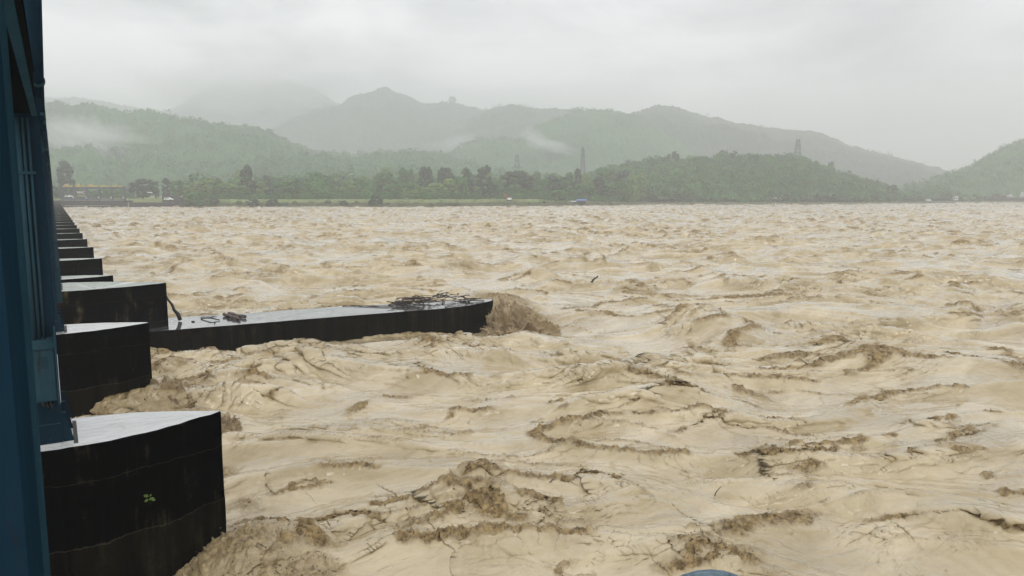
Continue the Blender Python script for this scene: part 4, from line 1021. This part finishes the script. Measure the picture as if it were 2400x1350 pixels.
# shed, billboard, vehicles
def box_thing(name, px, py, d, w_, dep, h, wallm, roofm, label, cat, group=None, legs=0, zb=None, gable=True):
    x, y_ = gp(px, d); z = zb if zb is not None else zat(py, d)
    r = empty(name, (x, y_, z), -YAW + rnd.uniform(-.2, .2)); tag(r, label, cat, group)
    MB().box(-w_/2, w_/2, -dep/2, dep/2, -.5 if not legs else .8, h).build('wall', wallm, r)
    rh = h*.35 if gable else .15
    mb = MB(); o = w_*.06
    V = [(-w_/2-o, -dep/2-.4, h+.01), (w_/2+o, -dep/2-.4, h+.01), (w_/2+o, dep/2+.4, h+.01), (-w_/2-o, dep/2+.4, h+.01), (-w_/2-o*.5, 0, h+rh), (w_/2+o*.5, 0, h+rh)]
    mesh('roof', V, [(0,1,5,4), (2,3,4,5), (1,2,5), (3,0,4), (3,2,1,0)], roofm, parent=r)
    if legs:
        for sx_ in (-1, 1):
            for sy2 in (-1, 1): MB().box(sx_*w_*.45-.08, sx_*w_*.45+.08, sy2*dep*.4-.08, sy2*dep*.4+.08, -1, .8).build('stilt', M['wood'], r)
    else:
        MB().box(-w_*.1, w_*.08, -dep/2-.06, -dep/2-.004, -.4, h*.75).build('door', M['dark'], r)
        for sx_ in (-.32, .28): MB().box(w_*sx_-.45, w_*sx_+.45, -dep/2-.05, -dep/2-.004, h*.4, h*.8).build('window', M['glass'], r)
    return r
box_thing('shed', 352, 456.5, 478, 2.3, 2, 1.2, M['grey'], M['white'], 'tiny white roofed shed in the grass above the far wall', 'shed')
box_thing('stilt_hut', 1363, 479, 516, 6.2, 4, 2.6, M['wood'], M['bluetarp'], 'stilt hut with a blue roof at the far water edge', 'hut', legs=1)
box_thing('hut', 1344, 480, 515, 3.4, 3, 2.0, M['grey'], M['tin'], 'grey tin hut left of the blue roofed stilt hut', 'hut')
hb = zat(390, 1000)
for i, (px, py, d, w_, h, wm, rm, lb) in enumerate([
    (741, 390, 1010, 7.5, 2.4, 'cream', 'cream', 'cream house on the left hillside, brightest of the row'),
    (728, 389, 1012, 4, 2.2, 'white', 'tin', 'small pale house at the left of the hillside row'),
    (762, 390, 1010, 7, 2.2, 'white', 'bluetarp', 'blue roofed house in the hillside row'),
    (792, 391, 1015, 4, 2.6, 'white', 'tin', 'small white house right of the hillside row'),
    (823, 412, 850, 5, 1.6, 'white', 'white', 'white roofed house lower on the hillside to the right'),
    (632, 420, 800, 4, 1.6, 'white', 'tin', 'small pale roof low on the left slope'),
    (640, 427, 760, 4, 1.6, 'cream', 'tin', 'pale cottage just below the small pale roof'),
    (694, 430, 720, 4, 1.6, 'cream', 'cream', 'cream cottage above the treeline left of centre'),
    (477, 435, 640, 4, 1.6, 'white', 'white', 'white roof peeping over the trees at left'),
    (2096, 474, 676, 6, 2.0, 'white', 'redroof', 'red roofed house by the water at the right settlement'),
    (2075, 477, 676, 2.2, 2.0, 'white', 'white', 'small white hut at the left end of the right settlement'),
    (2086, 478.5, 672, 5, 1.6, 'grey', 'tin', 'low tin roofed house below the red roof'),
    (2103, 477.5, 673, 5, 1.6, 'grey', 'white', 'white roofed shack right of the red roof'),
    (2176, 476, 700, 4, 2.6, 'white', 'tin', 'white gabled house in the middle of the right settlement'),
    (2195, 478, 698, 12, 1.6, 'wood', 'white', 'long white roofed shed at the right settlement'),
    (2140, 479, 680, 5, 1.4, 'grey', 'tin', 'low grey shack between the red roof and the long shed'),
    (2239, 468, 745, 4, 2.4, 'white', 'tin', 'pale house on stilts at the right end of the spit')]):
    box_thing('house', px, py, d, w_, 4, h, M[wm], M[rm], lb, 'house', 'hillside and riverside houses')
bx_, by_ = gp(190, D0+14); r = empty('billboard', (bx_, by_, zw), -YAW); tag(r, 'brown billboard with white letters seen through the second bay of the gate frame', 'billboard')
MB().box(-2.7, 2.7, 0, .15, 2.2, 6.9).build('panel', M['bark'], r); MB().box(-2.7, 2.7, -.03, -.004, 2.25, 3.5).build('lower_band', M['straw'], r)
for sx_ in (-2.2, 2.2): MB().box(sx_-.1, sx_+.1, .16, .3, -1, 6.9).build('post', M['grey'], r)
cu = bpy.data.curves.new('lettering', 'FONT'); cu.body = 'NNC'; cu.size = 2.2; cu.extrude = .02; cu.align_x = 'CENTER'; cu.offset = .04
tmp = bpy.data.objects.new('lettering', cu); C.objects.link(tmp); bpy.context.view_layer.update()
lm_ = bpy.data.meshes.new_from_object(tmp.evaluated_get(bpy.context.evaluated_depsgraph_get())); bpy.data.objects.remove(tmp)
lm_.materials.clear(); lm_.materials.append(M['white']); lo = bpy.data.objects.new('lettering', lm_); C.objects.link(lo); lo.parent = r; lo.location = (0, -.06, 4.2); lo.rotation_euler = (math.pi/2, 0, 0)
def vehicle(px, py, d, L_, label, name, cat, pick=True, rz=0):
    x, y_ = gp(px, d); r = empty(name, (x, y_, zat(py, d)), -YAW+rz); tag(r, label, cat)
    prof = [(-.5, .18), (-.5, .42), (-.47, .68), (-.42, .74), (.02, .74), (.16, .52), (.42, .44), (.5, .36), (.5, .18)]
    W2 = .20*L_; sc2 = L_*.48
    V = [(p[0]*L_, -W2, p[1]*sc2) for p in prof] + [(p[0]*L_, W2, p[1]*sc2) for p in prof]; n = len(prof)
    F = [tuple(range(n)), tuple(range(2*n-1, n-1, -1))] + [(i+n, (i+1) % n+n, (i+1) % n, i) for i in range(n)]
    bd = mesh('body', V, F, M['white'], parent=r)
    for (a, b_) in ((-.42, -.24), (-.22, -.04)):
        MB().box(a*L_, b_*L_, -W2-.015, W2+.015, .52*sc2, .67*sc2).build('window', M['glass'], bd)
    MB().box(-.02*L_, .07*L_, -W2-.013, W2+.013, .53*sc2, .64*sc2).build('window', M['glass'], bd)
    for xx in (-.3, .31):
        for s in (-1, 1):
            MB().tube([(xx*L_, s*W2*.92, .13*sc2), (xx*L_, s*(W2+.03), .13*sc2)], .17*sc2+.05, 14).build('wheel', M['tyre'], r)
    for s in (-1, 1): MB().box(.495*L_, .503*L_, s*W2*.75-.12, s*W2*.75+.12, .28*sc2, .34*sc2).build('headlight', M['glass'], bd)
vehicle(396, 470.5, 461, 5.6, 'white car parked on the far bank at the end of the retaining wall', 'parked_car', 'car', rz=-.15)
vehicle(162, 463, D0+16, 4.4, 'small white car seen through the first bay of the gate frame', 'parked_car', 'car')
MB_ = MB().box(-.25, .25, -.2, .2, -1, 2.4); o = MB_.build('marker_post', M['tin']); o.location = (*gp(411, D0+.4), zr); tag(o, 'pale concrete post right of the parked white car', 'post')
# excavator
x, y_ = gp(1187, 478); ez = zat(471.5, 478); r = empty('excavator', (x, y_, ez), -YAW); tag(r, 'orange armed excavator on the grass bank near the centre', 'excavator')
MB().box(.6, 3.2, -1, 1, .9, 2.2).build('cab', M['white'], r); MB().box(.4, 3.4, -1.2, 1.2, 0, .8).build('track', M['tyre'], r)
MB().tube([(.8, 0, 1.4), (-.6, 0, 4.1), (-1.5, 0, 4.8)], [.3, .32, .2], 6).build('boom', M['orange'], r)
MB().tube([(-1.5, 0, 4.8), (-1.3, 0, 1.9)], [.22, .15], 6).build('dipper_arm', M['orange'], r); MB().box(-1.6, -.8, -.4, .4, 1.2, 1.9).build('bucket', M['grey'], r)
# straw stack and bamboo fence
V = []; F = []
x, y_ = gp(1432, 545); r = empty('straw_stack', (x, y_, zat(481, 545)), -YAW)
mb = MB(); mb.hexa([(-4.4,-2,-1),(4.4,-2,-1),(4.4,2,-1),(-4.4,2,-1),(-4.0,-1.4,2.6),(3.6,-1.4,2.4),(3.6,1.4,2.4),(-4.0,1.4,2.6)]); tag(r, 'yellow straw coloured stack on the shore right of the blue roofed hut', 'straw stack'); mb.build('stack', M['straw'], r)
x, y_ = gp(1218, 474); r = empty('bamboo_fence', (x, y_, zat(472.5, 474)), -YAW); tag(r, 'pale bamboo fence right of the excavator', 'fence')
for k in range(8): MB().bar((-4.6+k*1.3, 0, -.5), (-4.6+k*1.3, 0, 1.4), .08).build('post', M['straw'], r)
for z in (.7, 1.3): MB().bar((-4.6, -.02, z), (4.6, -.02, z), .07).build('rail', M['straw'], r)

# ------------------------------------------------------------------ drifting mist and haze
def volmat(name, dens, noisy, col=(.93, .96, .97)):
    m = bpy.data.materials.new(name); m.use_nodes = True; t = m.node_tree; t.nodes.clear()
    o = N(t, 'ShaderNodeOutputMaterial'); v = N(t, 'ShaderNodeVolumePrincipled'); v.inputs['Color'].default_value = (*col, 1); v.inputs['Anisotropy'].default_value = 0
    t.links.new(v.outputs[0], o.inputs['Volume']); v.inputs['Density'].default_value = dens
    return m
def box_obj(name, x0, x1, y0, y1, z0, z1, mat):
    o = MB().box(x0, x1, y0, y1, z0, z1).build(name, mat); return o
hz = box_obj('haze', -2600, 9000, -600, 5600, -7, 485, volmat('haze_air', .00062, False, (.972, .992, 1))); tag(hz, 'grey monsoon haze filling the valley air', 'haze', kind='stuff')

def mist(px, py, d, w_, dep, h, tau, tilt, label, seed, K=9):
    """soft bank of mist: nested, ragged closed bodies of thin air, each a little denser in sum towards the middle"""
    x, y_ = gp(px, d); z = zat(py, d); g = np.random.default_rng(seed)
    r = empty('mist', (x, y_, z)); r.rotation_euler = (0, tilt, -YAW); tag(r, label, 'mist', kind='stuff')
    nu, nv = 64, 32; U, W_ = np.meshgrid(np.linspace(0, 2*np.pi, nu, endpoint=False), np.linspace(-np.pi/2+.06, np.pi/2-.06, nv))
    dx, dy, dz = np.cos(U)*np.cos(W_), np.sin(U)*np.cos(W_), np.sin(W_)
    mat = volmat('mist_air', tau/(dep*.5*K), False, (1, 1, 1))
    for k in range(K):
        s_ = 1.0-.8*k/K; ox, oz = g.uniform(-.25, .25)*(1-s_*.5), g.uniform(-.2, .2)*(1-s_*.5)
        q1, q2 = dx*1.6+seed, dz*1.6+dy*.6
        rad = s_*(.62 + .55*fbm(q1+.15*k, q2, seed, 4, .6) + .10*perlin(q1*7, q2*5+k, seed+4))
        rad = rad.clip(.08, 1.2)
        V = np.stack([(dx*rad+ox)*w_/2, dy*rad*dep/2, (dz*rad+oz)*h/2], -1).reshape(-1, 3)
        F = []
        for j in range(nv-1):
            for i in range(nu):
                i2 = (i+1) % nu; F.append((j*nu+i, j*nu+i2, (j+1)*nu+i2, (j+1)*nu+i))
        F += [tuple(range(nu))[::-1], tuple((nv-1)*nu+i for i in range(nu))]
        mesh('mist_layer', V.tolist(), F, mat, parent=r)
mist(205, 318, 935, 210, 110, 84, 2.4, .12, 'pale mist drifting across the left hillside', 3)
mist(1275, 338, 1330, 150, 120, 42, 1.9, .38, 'thin wisp of mist rising in front of the dome-shaped hill', 8)
mist(1075, 335, 1750, 200, 140, 50, 1.1, -.15, 'faint mist lying in the valley left of the drifting wisp', 23)
mist(610, 205, 2350, 900, 500, 240, 3.2, 0, 'low cloud hanging over the far peaks', 12)
